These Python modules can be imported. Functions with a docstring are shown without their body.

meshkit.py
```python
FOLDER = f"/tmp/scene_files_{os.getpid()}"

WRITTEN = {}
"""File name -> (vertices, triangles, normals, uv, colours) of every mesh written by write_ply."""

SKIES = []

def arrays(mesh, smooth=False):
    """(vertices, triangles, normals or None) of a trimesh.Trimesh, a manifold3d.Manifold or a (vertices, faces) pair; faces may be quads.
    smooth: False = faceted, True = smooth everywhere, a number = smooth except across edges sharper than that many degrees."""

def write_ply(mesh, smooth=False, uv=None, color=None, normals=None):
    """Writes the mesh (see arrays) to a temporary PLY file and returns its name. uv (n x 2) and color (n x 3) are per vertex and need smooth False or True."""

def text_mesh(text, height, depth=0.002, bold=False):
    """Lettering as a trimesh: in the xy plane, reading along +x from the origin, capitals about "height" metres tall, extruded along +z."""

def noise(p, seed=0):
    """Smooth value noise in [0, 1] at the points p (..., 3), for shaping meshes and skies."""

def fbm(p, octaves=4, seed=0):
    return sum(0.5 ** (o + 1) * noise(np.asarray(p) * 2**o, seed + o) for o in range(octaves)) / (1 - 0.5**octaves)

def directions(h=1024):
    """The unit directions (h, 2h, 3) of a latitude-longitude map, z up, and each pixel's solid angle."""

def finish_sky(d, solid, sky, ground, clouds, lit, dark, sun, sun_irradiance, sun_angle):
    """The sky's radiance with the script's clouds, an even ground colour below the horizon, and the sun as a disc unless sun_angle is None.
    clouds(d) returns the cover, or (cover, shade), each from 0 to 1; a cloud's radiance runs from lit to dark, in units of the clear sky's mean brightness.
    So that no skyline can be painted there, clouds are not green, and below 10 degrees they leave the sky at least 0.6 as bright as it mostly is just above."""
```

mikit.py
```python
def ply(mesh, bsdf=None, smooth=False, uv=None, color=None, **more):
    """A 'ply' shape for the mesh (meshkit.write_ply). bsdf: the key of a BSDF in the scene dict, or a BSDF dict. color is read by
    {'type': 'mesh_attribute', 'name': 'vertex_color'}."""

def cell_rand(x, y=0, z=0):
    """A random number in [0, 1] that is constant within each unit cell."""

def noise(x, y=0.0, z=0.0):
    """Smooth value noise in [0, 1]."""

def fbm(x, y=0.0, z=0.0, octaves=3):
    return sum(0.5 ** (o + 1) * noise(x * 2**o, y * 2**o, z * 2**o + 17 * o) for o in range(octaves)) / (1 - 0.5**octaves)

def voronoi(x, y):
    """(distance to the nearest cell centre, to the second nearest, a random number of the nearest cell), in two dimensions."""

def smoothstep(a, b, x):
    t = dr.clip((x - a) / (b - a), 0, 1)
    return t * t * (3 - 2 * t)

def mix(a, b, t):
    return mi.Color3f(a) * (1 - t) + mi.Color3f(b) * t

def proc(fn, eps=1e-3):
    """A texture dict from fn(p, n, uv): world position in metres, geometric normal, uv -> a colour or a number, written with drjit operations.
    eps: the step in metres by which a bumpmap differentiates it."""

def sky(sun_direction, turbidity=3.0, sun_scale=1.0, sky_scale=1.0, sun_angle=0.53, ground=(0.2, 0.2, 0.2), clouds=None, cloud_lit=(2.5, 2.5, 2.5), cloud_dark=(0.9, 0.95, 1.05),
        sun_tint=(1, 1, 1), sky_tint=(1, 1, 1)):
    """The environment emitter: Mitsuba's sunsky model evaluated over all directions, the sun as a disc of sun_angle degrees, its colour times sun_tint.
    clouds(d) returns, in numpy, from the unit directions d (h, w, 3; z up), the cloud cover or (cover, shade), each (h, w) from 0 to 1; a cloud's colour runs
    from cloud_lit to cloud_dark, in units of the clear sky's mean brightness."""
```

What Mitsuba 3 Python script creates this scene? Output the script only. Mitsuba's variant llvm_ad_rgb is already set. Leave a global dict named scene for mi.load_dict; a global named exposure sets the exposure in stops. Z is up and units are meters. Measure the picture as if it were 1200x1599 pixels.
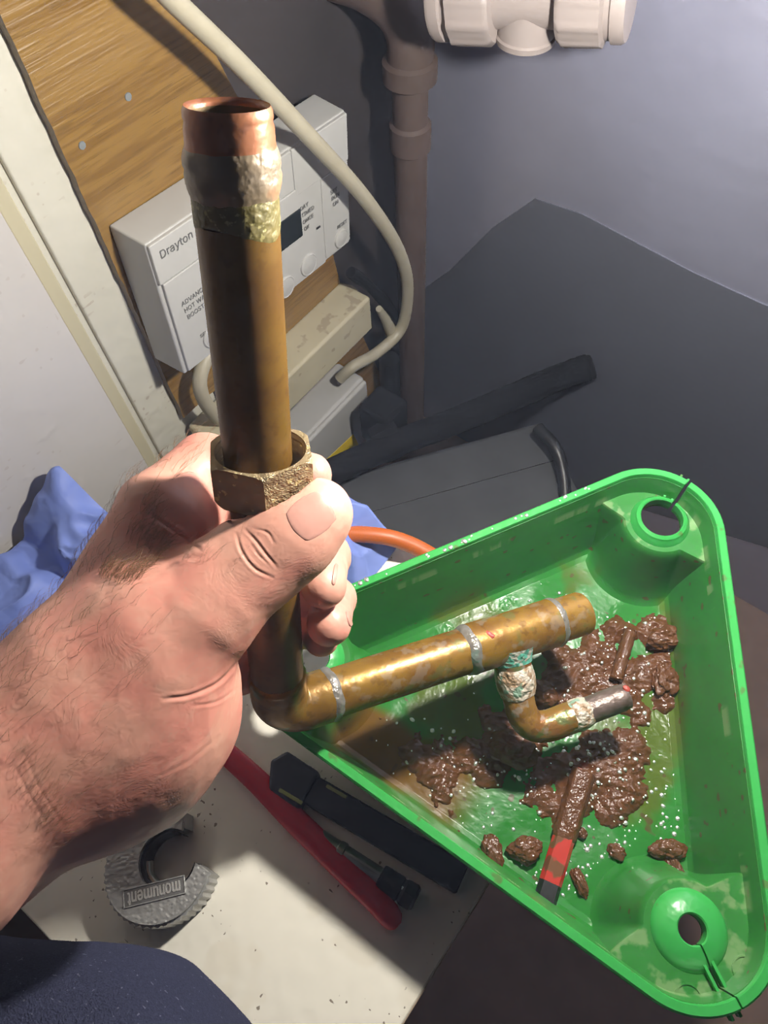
import math, random
import numpy as np, trimesh, manifold3d as m3
import drjit as dr, mitsuba as mi, mikit, meshkit
from mikit import fbm, noise, smoothstep, mix
from shapely.geometry import Polygon
T = mi.ScalarTransform4f
scene, labels = {}, {}
rng = np.random.default_rng(7); random.seed(7)

# ------------------------------------------------------------------ camera, light, exposure
# Room frame: x runs to the right along the back wall, y into the cupboard along the left wall, z up from the top of the cream board.
FPX = 1150.0
H = 0.41
_d = np.array([50, -650, FPX]); _d /= np.linalg.norm(_d)
_F = np.array([0, 0, 1.0]) - _d * _d[2]; _F /= np.linalg.norm(_F)
_R = -np.cross(_F, -_d)
_a = math.radians(41.0)
M = np.array([_R * math.cos(_a) - _F * math.sin(_a), _R * math.sin(_a) + _F * math.cos(_a), -_d])
C = np.array([0, 0, H])
def ray(px, py): return M @ np.array([(px - 600) / FPX, (799.5 - py) / FPX, 1.0])
def P(px, py, Z): return C + ray(px, py) * Z
def PZ(px, py, z): r = ray(px, py); return C + r * ((z - H) / r[2])
def PX(px, py, x): r = ray(px, py); return C + r * (x / r[0])
def PY(px, py, y): r = ray(px, py); return C + r * (y / r[1])
fwd, up = M @ np.array([0, 0, 1.0]), M @ np.array([0, 1.0, 0])
scene['camera'] = {'type': 'perspective', 'fov': 2 * math.degrees(math.atan(600 / FPX)), 'fov_axis': 'x', 'near_clip': 0.01, 'far_clip': 20.0,
                   'to_world': T().look_at(origin=C.tolist(), target=(C + fwd).tolist(), up=up.tolist())}
exposure = 0.0
LAMP = P(1278, 15, 0.188)
LAMP_R, LAMP_L = 0.011, 1520.0
scene['ambient'] = {'type': 'constant', 'radiance': {'type': 'rgb', 'value': [0.022, 0.020, 0.0195]}}

# ------------------------------------------------------------------ helpers
def tag(key, label=None, cat=None, group=None, kind=None):
    e = {}
    if label: e['label'] = label
    if cat: e['category'] = cat
    if group: e['group'] = group
    if kind: e['kind'] = kind
    labels[key] = e
def free(key):
    if key not in scene: return key
    i = 1
    while f'{key}_{i:03d}' in scene: i += 1
    return f'{key}_{i:03d}'
def obj(key, mesh, mat, smooth=35, **kw):
    key = free(key)
    scene[key] = mikit.ply(mesh, mat, smooth=smooth, **kw)
    return key
def unit(v): v = np.asarray(v, float); return v / np.linalg.norm(v)
def tm(man):
    m = man.to_mesh(); return trimesh.Trimesh(m.vert_properties[:, :3], m.tri_verts, process=False)
def mf(mesh):
    return m3.Manifold(m3.Mesh(np.asarray(mesh.vertices, np.float32), np.asarray(mesh.faces, np.uint32)))
def frame(n, hint=(0, 0, 1)):
    n = unit(n); h = np.asarray(hint, float)
    if abs(n @ unit(h)) > 0.95: h = np.array([1.0, 0.2, 0])
    a = unit(np.cross(h, n)); return a, np.cross(n, a), n
def spline(pts, n=12):
    p = np.asarray(pts, float); q = np.vstack([2 * p[0] - p[1], p, 2 * p[-1] - p[-2]]); out = []
    for i in range(len(p) - 1):
        a, b, c, d = q[i:i + 4]
        for t in np.linspace(0, 1, n, endpoint=False):
            out.append(0.5 * (2 * b + (c - a) * t + (2 * a - 5 * b + 4 * c - d) * t * t + (3 * b - a - 3 * c + d) * t ** 3))
    return np.array(out + [p[-1]])
def tube(path, r, sides=20, caps=True):
    p = np.asarray(path, float); n = len(p); r = np.broadcast_to(np.asarray(r, float), (n,))
    t = np.gradient(p, axis=0); t /= np.linalg.norm(t, axis=1, keepdims=True)
    a, _, _ = frame(t[0]); A = []
    for k in range(n):
        a = unit(a - t[k] * (a @ t[k])); A.append(a)
    A = np.array(A); B = np.cross(t, A); ang = np.arange(sides) * 2 * math.pi / sides
    v = p[:, None] + r[:, None, None] * (np.cos(ang)[None, :, None] * A[:, None] + np.sin(ang)[None, :, None] * B[:, None])
    v = v.reshape(-1, 3); i, j = np.meshgrid(np.arange(n - 1), np.arange(sides), indexing='ij')
    q = np.stack([i * sides + j, i * sides + (j + 1) % sides, (i + 1) * sides + (j + 1) % sides, (i + 1) * sides + j], -1).reshape(-1, 4)
    f = np.vstack([q[:, [0, 1, 2]], q[:, [0, 2, 3]]])
    if caps:
        s = np.arange(sides); e = (n - 1) * sides
        v = np.vstack([v, p[0], p[-1]])
        f = np.vstack([f, np.stack([(s + 1) % sides, s, s * 0 + len(v) - 2], 1), np.stack([e + s, e + (s + 1) % sides, s * 0 + len(v) - 1], 1)])
    return trimesh.Trimesh(v, f, process=False)
def lathe(profile, origin, axis, sides=64, hint=(0, 0, 1), closed=False, wob=None):
    """profile: (r, h) pairs along the axis; outward for rising h. closed joins the last pair to the first."""
    a, b, n = frame(axis, hint); pr = np.asarray(profile, float); ang = np.arange(sides) * 2 * math.pi / sides
    rr = pr[:, 0][:, None] * np.ones(sides)[None]; hh = pr[:, 1][:, None] * np.ones(sides)[None]
    if wob is not None: rr, hh = wob(rr, hh, ang[None] * np.ones((len(pr), 1)))
    v = np.asarray(origin) + rr[..., None] * (np.cos(ang)[None, :, None] * a + np.sin(ang)[None, :, None] * b) + hh[..., None] * n
    v = v.reshape(-1, 3); m = len(pr)
    i, j = np.meshgrid(np.arange(m if closed else m - 1), np.arange(sides), indexing='ij'); i2 = (i + 1) % m
    q = np.stack([i * sides + j, i * sides + (j + 1) % sides, i2 * sides + (j + 1) % sides, i2 * sides + j], -1).reshape(-1, 4)
    f = np.vstack([q[:, [0, 1, 2]], q[:, [0, 2, 3]]])
    return trimesh.Trimesh(v, f, process=False)
def rbox(lo, hi, r=0.002, ax=None, org=(0, 0, 0)):
    """A box with rounded edges; ax: 3 unit vectors as rows."""
    lo, hi = np.array(lo, float), np.array(hi, float); r = min(r, *((hi - lo) * 0.49))
    s = trimesh.creation.icosphere(2, r).vertices
    pts = np.vstack([s + [(lo[0] + r, hi[0] - r)[i], (lo[1] + r, hi[1] - r)[j], (lo[2] + r, hi[2] - r)[k]] for i in (0, 1) for j in (0, 1) for k in (0, 1)])
    if ax is not None: pts = pts @ np.array(ax) + np.asarray(org)
    return tm(m3.Manifold.hull_points(pts.astype(np.float64)))
def hull(pts): return tm(m3.Manifold.hull_points(np.asarray(pts, float)))
def hull_round(pts, r=0.001):
    s = trimesh.creation.icosphere(1, r).vertices
    return hull(np.vstack([s + p for p in np.asarray(pts, float)]))
def cat(*ms): return trimesh.util.concatenate(list(ms))
def loft(rings):
    """Closed solid through convex rings of equal counts, bottom to top (counter-clockwise seen from above)."""
    n = len(rings[0]); v = np.vstack(rings); f = []
    i, j = np.meshgrid(np.arange(len(rings) - 1), np.arange(n), indexing='ij')
    q = np.stack([i * n + j, i * n + (j + 1) % n, (i + 1) * n + (j + 1) % n, (i + 1) * n + j], -1).reshape(-1, 4)
    s = np.arange(n); e = (len(rings) - 1) * n
    v = np.vstack([v, rings[0].mean(0), rings[-1].mean(0)])
    f = np.vstack([q[:, [0, 1, 2]], q[:, [0, 2, 3]], np.stack([(s + 1) % n, s, s * 0 + len(v) - 2], 1), np.stack([e + s, e + (s + 1) % n, s * 0 + len(v) - 1], 1)])
    return trimesh.Trimesh(v, f, process=False)
def nets(D, org, h):
    """Surface nets: the zero surface of the samples D (inside < 0)."""
    s = D < 0; nx, ny, nz = D.shape
    num = np.zeros((nx - 1, ny - 1, nz - 1)); acc = np.zeros((nx - 1, ny - 1, nz - 1, 3))
    corner = lambda A, c: A[c[0]:nx - 1 + c[0], c[1]:ny - 1 + c[1], c[2]:nz - 1 + c[2]]
    cs = [(a, b, c) for a in (0, 1) for b in (0, 1) for c in (0, 1)]
    mixed = np.zeros(num.shape, bool); s0 = corner(s, (0, 0, 0))
    for c in cs[1:]: mixed |= corner(s, c) != s0
    I = np.argwhere(mixed); idx = -np.ones(num.shape, int); idx[mixed] = np.arange(len(I))
    acc = np.zeros((len(I), 3)); num = np.zeros(len(I))
    for c in cs:
        for ax in range(3):
            if c[ax]: continue
            e = list(c); e[ax] = 1
            a = D[I[:, 0] + c[0], I[:, 1] + c[1], I[:, 2] + c[2]]; b = D[I[:, 0] + e[0], I[:, 1] + e[1], I[:, 2] + e[2]]
            x = (a < 0) != (b < 0); t = np.where(x, a / np.where(x, a - b, 1), 0)
            pt = np.array(c, float)[None] + np.eye(3)[ax][None] * t[:, None]
            acc[x] += pt[x]; num[x] += 1
    V = (I + acc / num[:, None]) * h + org; F = []
    for ax in range(3):
        u, w = (ax + 1) % 3, (ax + 2) % 3
        sl = [slice(1, -1)] * 3; sl[ax] = slice(0, -1); s1 = [slice(1, -1)] * 3; s1[ax] = slice(1, None)
        A, B = s[tuple(sl)], s[tuple(s1)]
        E = np.argwhere(A != B); off = np.ones(3, int); off[ax] = 0; E0 = E + off
        du, dw = np.eye(3, dtype=int)[u], np.eye(3, dtype=int)[w]
        g = lambda X: idx[X[:, 0], X[:, 1], X[:, 2]]
        q = np.stack([g(E0 - du - dw), g(E0 - dw), g(E0), g(E0 - du)], 1)
        ins = A[E[:, 0], E[:, 1], E[:, 2]]
        q[~ins] = q[~ins][:, ::-1]; F.append(q)
    F = np.vstack(F)
    return trimesh.Trimesh(V, np.vstack([F[:, [0, 1, 2]], F[:, [0, 2, 3]]]), process=False)
def smin(a, b, k):
    h = np.clip(0.5 + 0.5 * (b - a) / k, 0, 1); return b * (1 - h) + a * h - k * h * (1 - h)
def lumps(center, size, seed, amp=0.35, freq=1.6, sub=3, flat=0.6):
    m = trimesh.creation.icosphere(sub); v = np.array(m.vertices)
    d = 1 + amp * (meshkit.fbm(v * freq + seed * 7.3, 4, seed) * 2 - 1) + 0.25 * amp * (meshkit.noise(v * 7 + seed, seed) - 0.5)
    v = v * d[:, None] * np.asarray(size); v[:, 2] = np.where(v[:, 2] < 0, v[:, 2] * flat, v[:, 2])
    return v + np.asarray(center), np.array(m.faces)

# ------------------------------------------------------------------ materials
def rgb(c): return {'type': 'rgb', 'value': list(map(float, c))}
def mat(key, color, rough=0.5, metallic=0.0, spec=0.5, bump=None, bscale=1.0, eps=5e-4, **kw):
    b = {'type': 'principled', 'base_color': color if isinstance(color, dict) else rgb(color),
         'roughness': rough if isinstance(rough, dict) else float(rough), 'metallic': metallic if isinstance(metallic, dict) else float(metallic), 'specular': float(spec), **kw}
    if bump is not None:
        b = {'type': 'bumpmap', 'nested_texture': mikit.proc(bump, eps), 'scale': float(bscale), 'bsdf': b}
    scene[key] = {'type': 'twosided', 'bsdf': b}
    return key
def dots(p, f, thr): return smoothstep(thr, thr + 0.05, noise(p.x * f, p.y * f, p.z * f))

def c_ply(p, n, uv):
    q = p.y - p.z * 0.04; r = p.y * 0.04 + p.z
    g = fbm(q * 26, r * 420, 3, 4); g2 = fbm(q * 55 + 5, r * 1100, 1, 3); b = fbm(q * 12, r * 40, 9, 3)
    c = mix((0.215, 0.122, 0.030), (0.165, 0.088, 0.021), smoothstep(0.35, 0.7, g))
    c = mix(c, (0.075, 0.040, 0.012), smoothstep(0.62, 0.78, g2) * 0.35)
    c = mix(c, (0.24, 0.145, 0.048), smoothstep(0.5, 0.75, b) * 0.5)
    return c
mat('m_plywood', mikit.proc(c_ply), 0.42, bump=lambda p, n, uv: fbm((p.y - p.z * 0.04) * 50, (p.z + p.y * 0.04) * 900, 1, 2), bscale=0.0004)
def c_edge(p, n, uv): return mix((0.16, 0.13, 0.10), (0.30, 0.25, 0.20), fbm(p.x * 900, p.y * 300, p.z * 300, 3))
mat('m_plyedge', mikit.proc(c_edge), 0.8)
def c_paint(p, n, uv):
    b = fbm(p.x * 20, p.y * 20, p.z * 20, 3)
    c = mix((0.53, 0.515, 0.445), (0.48, 0.465, 0.40), b)
    s = smoothstep(0.72, 0.8, noise(p.x * 330 + 3, p.y * 330, p.z * 330)) * smoothstep(0.55, 0.7, fbm(p.x * 30, p.y * 30 + 8, p.z * 30, 2))
    return mix(c, (0.35, 0.30, 0.24), s * 0.6)
mat('m_paint', mikit.proc(c_paint), 0.35, bump=lambda p, n, uv: fbm(p.x * 120, p.y * 120, p.z * 120, 3), bscale=0.0011)
def c_panel(p, n, uv):
    s = smoothstep(0.84, 0.9, noise(p.x * 260 + 3, p.y * 260, p.z * 260)) * smoothstep(0.58, 0.7, fbm(p.x * 30, p.y * 30 + 8, p.z * 30, 2))
    return mix(mix((0.50, 0.48, 0.462), (0.46, 0.44, 0.425), fbm(p.x * 16, p.y * 16, p.z * 16, 3)), (0.4, 0.36, 0.33), s * 0.5)
mat('m_panel', mikit.proc(c_panel), 0.3, bump=lambda p, n, uv: smoothstep(0.8, 0.9, noise(p.x * 120, p.y * 120, p.z * 120)) + 0.1 * fbm(p.x * 60, p.y * 60, p.z * 60, 2), bscale=0.00025)
mat('m_screw', (0.16, 0.175, 0.18), 0.6)
mat('m_cream_edge', (0.42, 0.385, 0.27), 0.45)
def c_wall(p, n, uv):
    b = fbm(p.x * 9, p.y * 9, p.z * 9, 4)
    return mix((0.50, 0.515, 0.68), (0.45, 0.46, 0.60), smoothstep(0.3, 0.7, b))
mat('m_wall', mikit.proc(c_wall), 0.48, 0.75, spec=1.0, bump=lambda p, n, uv: fbm(p.x * 90, p.y * 90, p.z * 90, 2), bscale=0.0003)
def c_corner_shade(p, n, uv): return mix((0.034, 0.026, 0.025), (0.022, 0.018, 0.018), fbm(p.x * 20, p.y * 20, p.z * 20, 3))
mat('m_shaded_wall', mikit.proc(c_corner_shade), 0.8)  # shadow in the upper corner is put into this wall colour
def c_floor(p, n, uv): return mix((0.26, 0.165, 0.13), (0.16, 0.11, 0.09), fbm(p.x * 40, p.y * 40, p.z * 40, 4))
mat('m_shadow_sheet', (0.12, 0.127, 0.162), 0.5, 0.3)  # tone of the shadow low on the back wall
mat('m_floor', mikit.proc(c_floor), 0.85)
def c_board(p, n, uv):
    s = smoothstep(0.90, 0.93, noise(p.x * 480 + 3, p.y * 480, 2)) * smoothstep(0.66, 0.72, noise(p.x * 70, p.y * 70, 5))
    k = smoothstep(0.62, 0.75, fbm(p.x * 45 + 9, p.y * 45, 3, 3))
    return mix(mix((0.80, 0.765, 0.67), (0.74, 0.69, 0.58), k * 0.6), (0.14, 0.10, 0.07), s * 0.8)
mat('m_board', mikit.proc(c_board), 0.38, bump=lambda p, n, uv: fbm(p.x * 200, p.y * 200, p.z * 200, 2), bscale=0.0003)
mat('m_board_edge', (0.36, 0.27, 0.19), 0.7)
def skin(p, n, uv):
    a = fbm(p.x * 55, p.y * 55, p.z * 55, 4); b = fbm(p.x * 240 + 7, p.y * 240, p.z * 240, 3); e = noise(p.x * 900, p.y * 900, p.z * 900)
    c = mix((0.54, 0.265, 0.197), (0.56, 0.222, 0.172), smoothstep(0.35, 0.68, a))
    c = mix(c, (0.56, 0.31, 0.235), smoothstep(0.5, 0.8, b) * 0.45)
    c = mix(c, (0.42, 0.19, 0.14), smoothstep(0.62, 0.8, fbm(p.x * 120, p.y * 120 + 4, p.z * 120, 3)) * 0.2)
    return mix(c, (0.5, 0.26, 0.2), smoothstep(0.72, 0.85, e) * 0.3)
def b_skin(p, n, uv):
    v = fbm(p.x * 1500 + 60 * noise(p.x * 90, p.y * 90, p.z * 90), p.y * 700, p.z * 1500, 2)
    return v + 1.2 * fbm(p.x * 260, p.y * 260, p.z * 260, 3)
mat('m_skin', mikit.proc(skin), 0.43, spec=0.42, bump=b_skin, bscale=0.00008, eps=2e-4, sheen=0.25)
mat('m_nail', (0.40, 0.205, 0.165), 0.3, spec=0.4)
mat('m_nail_tip', (0.78, 0.66, 0.58), 0.3)
mat('m_hair', (0.20, 0.115, 0.06), 0.5)
def c_denim(p, n, uv):
    w = noise(p.x * 2300, p.y * 2300, p.z * 2300); l = smoothstep(0.86, 0.95, noise(p.x * 900, p.y * 900, p.z * 900))
    return mix(mix((0.010, 0.012, 0.034), (0.022, 0.025, 0.058), w), (0.16, 0.16, 0.22), l * 0.4)
mat('m_denim', mikit.proc(c_denim), 0.9, sheen=0.2, bump=lambda p, n, uv: noise(p.x * 2300, p.y * 2300, p.z * 2300) + 1.5 * fbm(p.x * 60, p.y * 60, p.z * 60, 2), bscale=0.0008, eps=2e-4)
def c_tray(p, n, uv):
    b = fbm(p.x * 60, p.y * 60, p.z * 60, 3)
    c = mix((0.026, 0.180, 0.032), (0.024, 0.150, 0.027), b)
    low = smoothstep(0.03, 0.006, p.z)
    film = smoothstep(0.50, 0.66, fbm(p.x * 34 + 2, p.y * 34 + 4, p.z * 20, 4))
    c = mix(c, (0.085, 0.100, 0.016), low * film * 0.8)
    runx = (p.x + 0.075) * 0.99 + (p.y - 0.062) * 0.1                  # the brown puddle along the near wall
    pud = smoothstep(0.052, 0.03, dr.abs(p.x + 0.053)) * smoothstep(0.019, 0.011, dr.abs(p.y - 0.066 + 0.010 * noise(p.x * 60, 3))) * low
    c = mix(c, (0.15, 0.052, 0.013), pud * 0.85)
    sp = smoothstep(0.755, 0.80, fbm(p.x * 210, p.y * 210, p.z * 210, 2))
    c = mix(c, (0.085, 0.055, 0.028), sp * 0.8)
    scr = smoothstep(0.52, 0.68, fbm(p.x * 130 + 5, p.y * 130, 7, 4)) * smoothstep(0.0485, 0.0495, p.z) * smoothstep(0.056, 0.052, p.z)
    return mix(c, (0.20, 0.30, 0.14), scr * 0.55)
def b_tray(p, n, uv): return fbm(p.x * 90, p.y * 90, p.z * 90, 3) + 0.25 * fbm(p.x * 700, p.y * 700, p.z * 700, 2)
mat('m_tray', mikit.proc(c_tray), mikit.proc(lambda p, n, uv: 0.34 - 0.20 * smoothstep(0.014, 0.008, p.z) * smoothstep(0.4, 0.6, fbm(p.x * 50, p.y * 50, 4, 3))), bump=b_tray, bscale=0.0006)
def c_rim(p, n, uv):
    c = mix((0.038, 0.34, 0.070), (0.034, 0.29, 0.058), fbm(p.x * 60, p.y * 60, p.z * 60, 3))
    return mix(c, (0.10, 0.10, 0.04), smoothstep(0.70, 0.80, fbm(p.x * 170, p.y * 170, p.z * 170, 3)) * 0.6)
mat('m_rim', mikit.proc(c_rim), 0.3, bump=b_tray, bscale=0.0006)
def c_mud(p, n, uv): return mix((0.125, 0.050, 0.021), (0.070, 0.029, 0.013), fbm(p.x * 260, p.y * 260, p.z * 260, 4))
def b_mud(p, n, uv): return fbm(p.x * 420, p.y * 420, p.z * 420, 4) + 0.6 * fbm(p.x * 1500, p.y * 1500, p.z * 1500, 2)
mat('m_mud', mikit.proc(c_mud), 0.24, spec=0.6, bump=b_mud, bscale=0.0007, eps=2e-4)
def c_drop(p, n, uv): return mix((0.03, 0.16, 0.04), (0.07, 0.05, 0.02), smoothstep(0.4, 0.6, fbm(p.x * 60, p.y * 60, 1, 2)))
mat('m_drop_glint', (0.9, 0.93, 0.9), 0.34, 0.95)  # near-white metal in place of clear water, so the drops show glints
AX = unit(P(438, 1109, 0.3205) - P(355, 165, 0.1755))
TOP = P(355, 165, 0.1755)
def pipe_color(dark, light, spots, verdi, grey):
    def fn(p, n, uv):
        a = fbm(p.x * 75, p.y * 75, p.z * 75, 4); b = fbm(p.x * 300 + 4, p.y * 300, p.z * 300, 3); s = fbm(p.x * 120 + 9, p.y * 120, p.z * 120 + 2, 4)
        c = mix(light, dark, smoothstep(0.38, 0.66, a))
        c = mix(c, spots, smoothstep(0.55, 0.75, b) * 0.5)
        c = mix(c, (0.10, 0.16, 0.06), smoothstep(0.62, 0.74, s) * verdi)
        c = mix(c, (0.36, 0.34, 0.31), smoothstep(0.57, 0.68, fbm(p.x * 140 + 3, p.y * 140 + 8, p.z * 140, 4)) * grey)
        return c
    return fn
b_pipe = lambda p, n, uv: fbm(p.x * 240, p.y * 240, p.z * 240, 4)
mat('m_pipe', mikit.proc(pipe_color((0.105, 0.052, 0.011), (0.125, 0.066, 0.0125), (0.085, 0.04, 0.010), 0.0, 0.0)), 0.40, 0.35, bump=b_pipe, bscale=0.00012, eps=3e-4)
mat('m_pipe_spotted', mikit.proc(pipe_color((0.20, 0.098, 0.02), (0.27, 0.15, 0.028), (0.12, 0.06, 0.02), 0.45, 0.25)), 0.33, 0.4, bump=b_pipe, bscale=0.0003, eps=3e-4)
mat('m_elbow', mikit.proc(pipe_color((0.20, 0.105, 0.02), (0.26, 0.145, 0.03), (0.09, 0.052, 0.02), 0.75, 0.12)), 0.34, 0.4, bump=b_pipe, bscale=0.0004, eps=3e-4)
mat('m_branch', mikit.proc(pipe_color((0.22, 0.095, 0.03), (0.27, 0.145, 0.038), (0.13, 0.062, 0.024), 0.8, 0.5)), 0.36, 0.35, bump=b_pipe, bscale=0.0012, eps=3e-4)
mat('m_bright', mikit.proc(pipe_color((0.21, 0.075, 0.034), (0.29, 0.115, 0.058), (0.16, 0.066, 0.045), 0.0, 0.12)), 0.34, 0.4, bump=b_pipe, bscale=0.0004, eps=3e-4)
mat('m_bore', (0.11, 0.070, 0.025), 0.45, 0.4)
def c_crust(p, n, uv): return mix(mix((0.13, 0.10, 0.032), (0.075, 0.068, 0.022), fbm(p.x * 400, p.y * 400, p.z * 400, 3)), (0.24, 0.21, 0.085), smoothstep(0.6, 0.75, fbm(p.x * 700, p.y * 700, p.z * 700, 3)))
mat('m_crust', mikit.proc(c_crust), 0.5, 0.2, bump=lambda p, n, uv: fbm(p.x * 500, p.y * 500, p.z * 500, 3), bscale=0.0006, eps=2e-4)
def c_collar(p, n, uv): return mix(mix((0.20, 0.145, 0.085), (0.145, 0.12, 0.095), fbm(p.x * 200, p.y * 200, p.z * 200, 3)), (0.25, 0.14, 0.08), smoothstep(0.55, 0.7, fbm(p.x * 90, p.y * 90, p.z * 90, 3)))
mat('m_collar', mikit.proc(c_collar), 0.40, 0.3, bump=b_pipe, bscale=0.001, eps=3e-4)
def c_solder(p, n, uv): return mix(mix((0.30, 0.29, 0.275), (0.20, 0.18, 0.145), fbm(p.x * 300, p.y * 300, p.z * 300, 3)), (0.16, 0.34, 0.27), smoothstep(0.66, 0.74, fbm(p.x * 200 + 5, p.y * 200, p.z * 200, 3)) * 0.4)
mat('m_solder', mikit.proc(c_solder), 0.3, 0.5, bump=lambda p, n, uv: fbm(p.x * 500, p.y * 500, p.z * 500, 4), bscale=0.001, eps=2e-4)
def c_lime(p, n, uv):
    a = fbm(p.x * 330, p.y * 330, p.z * 330, 4)
    c = mix((0.52, 0.46, 0.38), (0.30, 0.20, 0.12), smoothstep(0.4, 0.62, a))
    return mix(c, (0.13, 0.33, 0.24), smoothstep(0.6, 0.7, fbm(p.x * 210 + 5, p.y * 210, p.z * 210, 3)) * 0.7)
mat('m_lime', mikit.proc(c_lime), 0.5, 0.15, bump=lambda p, n, uv: fbm(p.x * 600, p.y * 600, p.z * 600, 4), bscale=0.0018, eps=2e-4)
def c_stub(p, n, uv): return mix((0.19, 0.15, 0.13), (0.10, 0.065, 0.055), fbm(p.x * 300, p.y * 300, p.z * 300, 3))
mat('m_stub', mikit.proc(c_stub), 0.4, 0.4, bump=b_pipe, bscale=0.0012, eps=3e-4)
mat('m_redpaint', (0.32, 0.05, 0.035), 0.5)
def c_verd(p, n, uv): return mix((0.10, 0.36, 0.27), (0.42, 0.42, 0.36), smoothstep(0.45, 0.6, fbm(p.x * 500, p.y * 500, p.z * 500, 3)))
mat('m_verdigris', mikit.proc(c_verd), 0.55, bump=lambda p, n, uv: fbm(p.x * 700, p.y * 700, p.z * 700, 3), bscale=0.001, eps=2e-4)
def c_nut(p, n, uv): return mix(mix((0.36, 0.29, 0.16), (0.25, 0.17, 0.10), fbm(p.x * 200, p.y * 200, p.z * 200, 3)), (0.60, 0.50, 0.24), smoothstep(0.66, 0.74, fbm(p.x * 420, p.y * 420, p.z * 420, 3)))
mat('m_nut', mikit.proc(c_nut), 0.42, 0.6, bump=lambda p, n, uv: noise(p.x * 2600, p.y * 2600, p.z * 2600) + 2 * fbm(p.x * 500, p.y * 500, p.z * 500, 2), bscale=0.0004, eps=1.5e-4)
def c_white(p, n, uv): return mix((0.40, 0.398, 0.385), (0.37, 0.366, 0.35), fbm(p.x * 30, p.y * 30, p.z * 30, 3))
mat('m_white', mikit.proc(c_white), 0.35)
mat('m_groove', (0.42, 0.41, 0.39), 0.6)
mat('m_screen', (0.012, 0.016, 0.018), 0.12)
mat('m_print', (0.11, 0.11, 0.11), 0.6)
def c_cable(p, n, uv): return mix((0.36, 0.33, 0.25), (0.30, 0.27, 0.20), fbm(p.x * 60, p.y * 60, p.z * 60, 3))
mat('m_cable', mikit.proc(c_cable), 0.45)
def c_batten(p, n, uv):
    c = mix((0.44, 0.40, 0.28), (0.37, 0.33, 0.23), fbm(p.x * 40, p.y * 40, p.z * 40, 3))
    return mix(c, (0.25, 0.20, 0.14), smoothstep(0.64, 0.74, fbm(p.x * 120, p.y * 120, p.z * 120, 3)) * 0.6)
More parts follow.
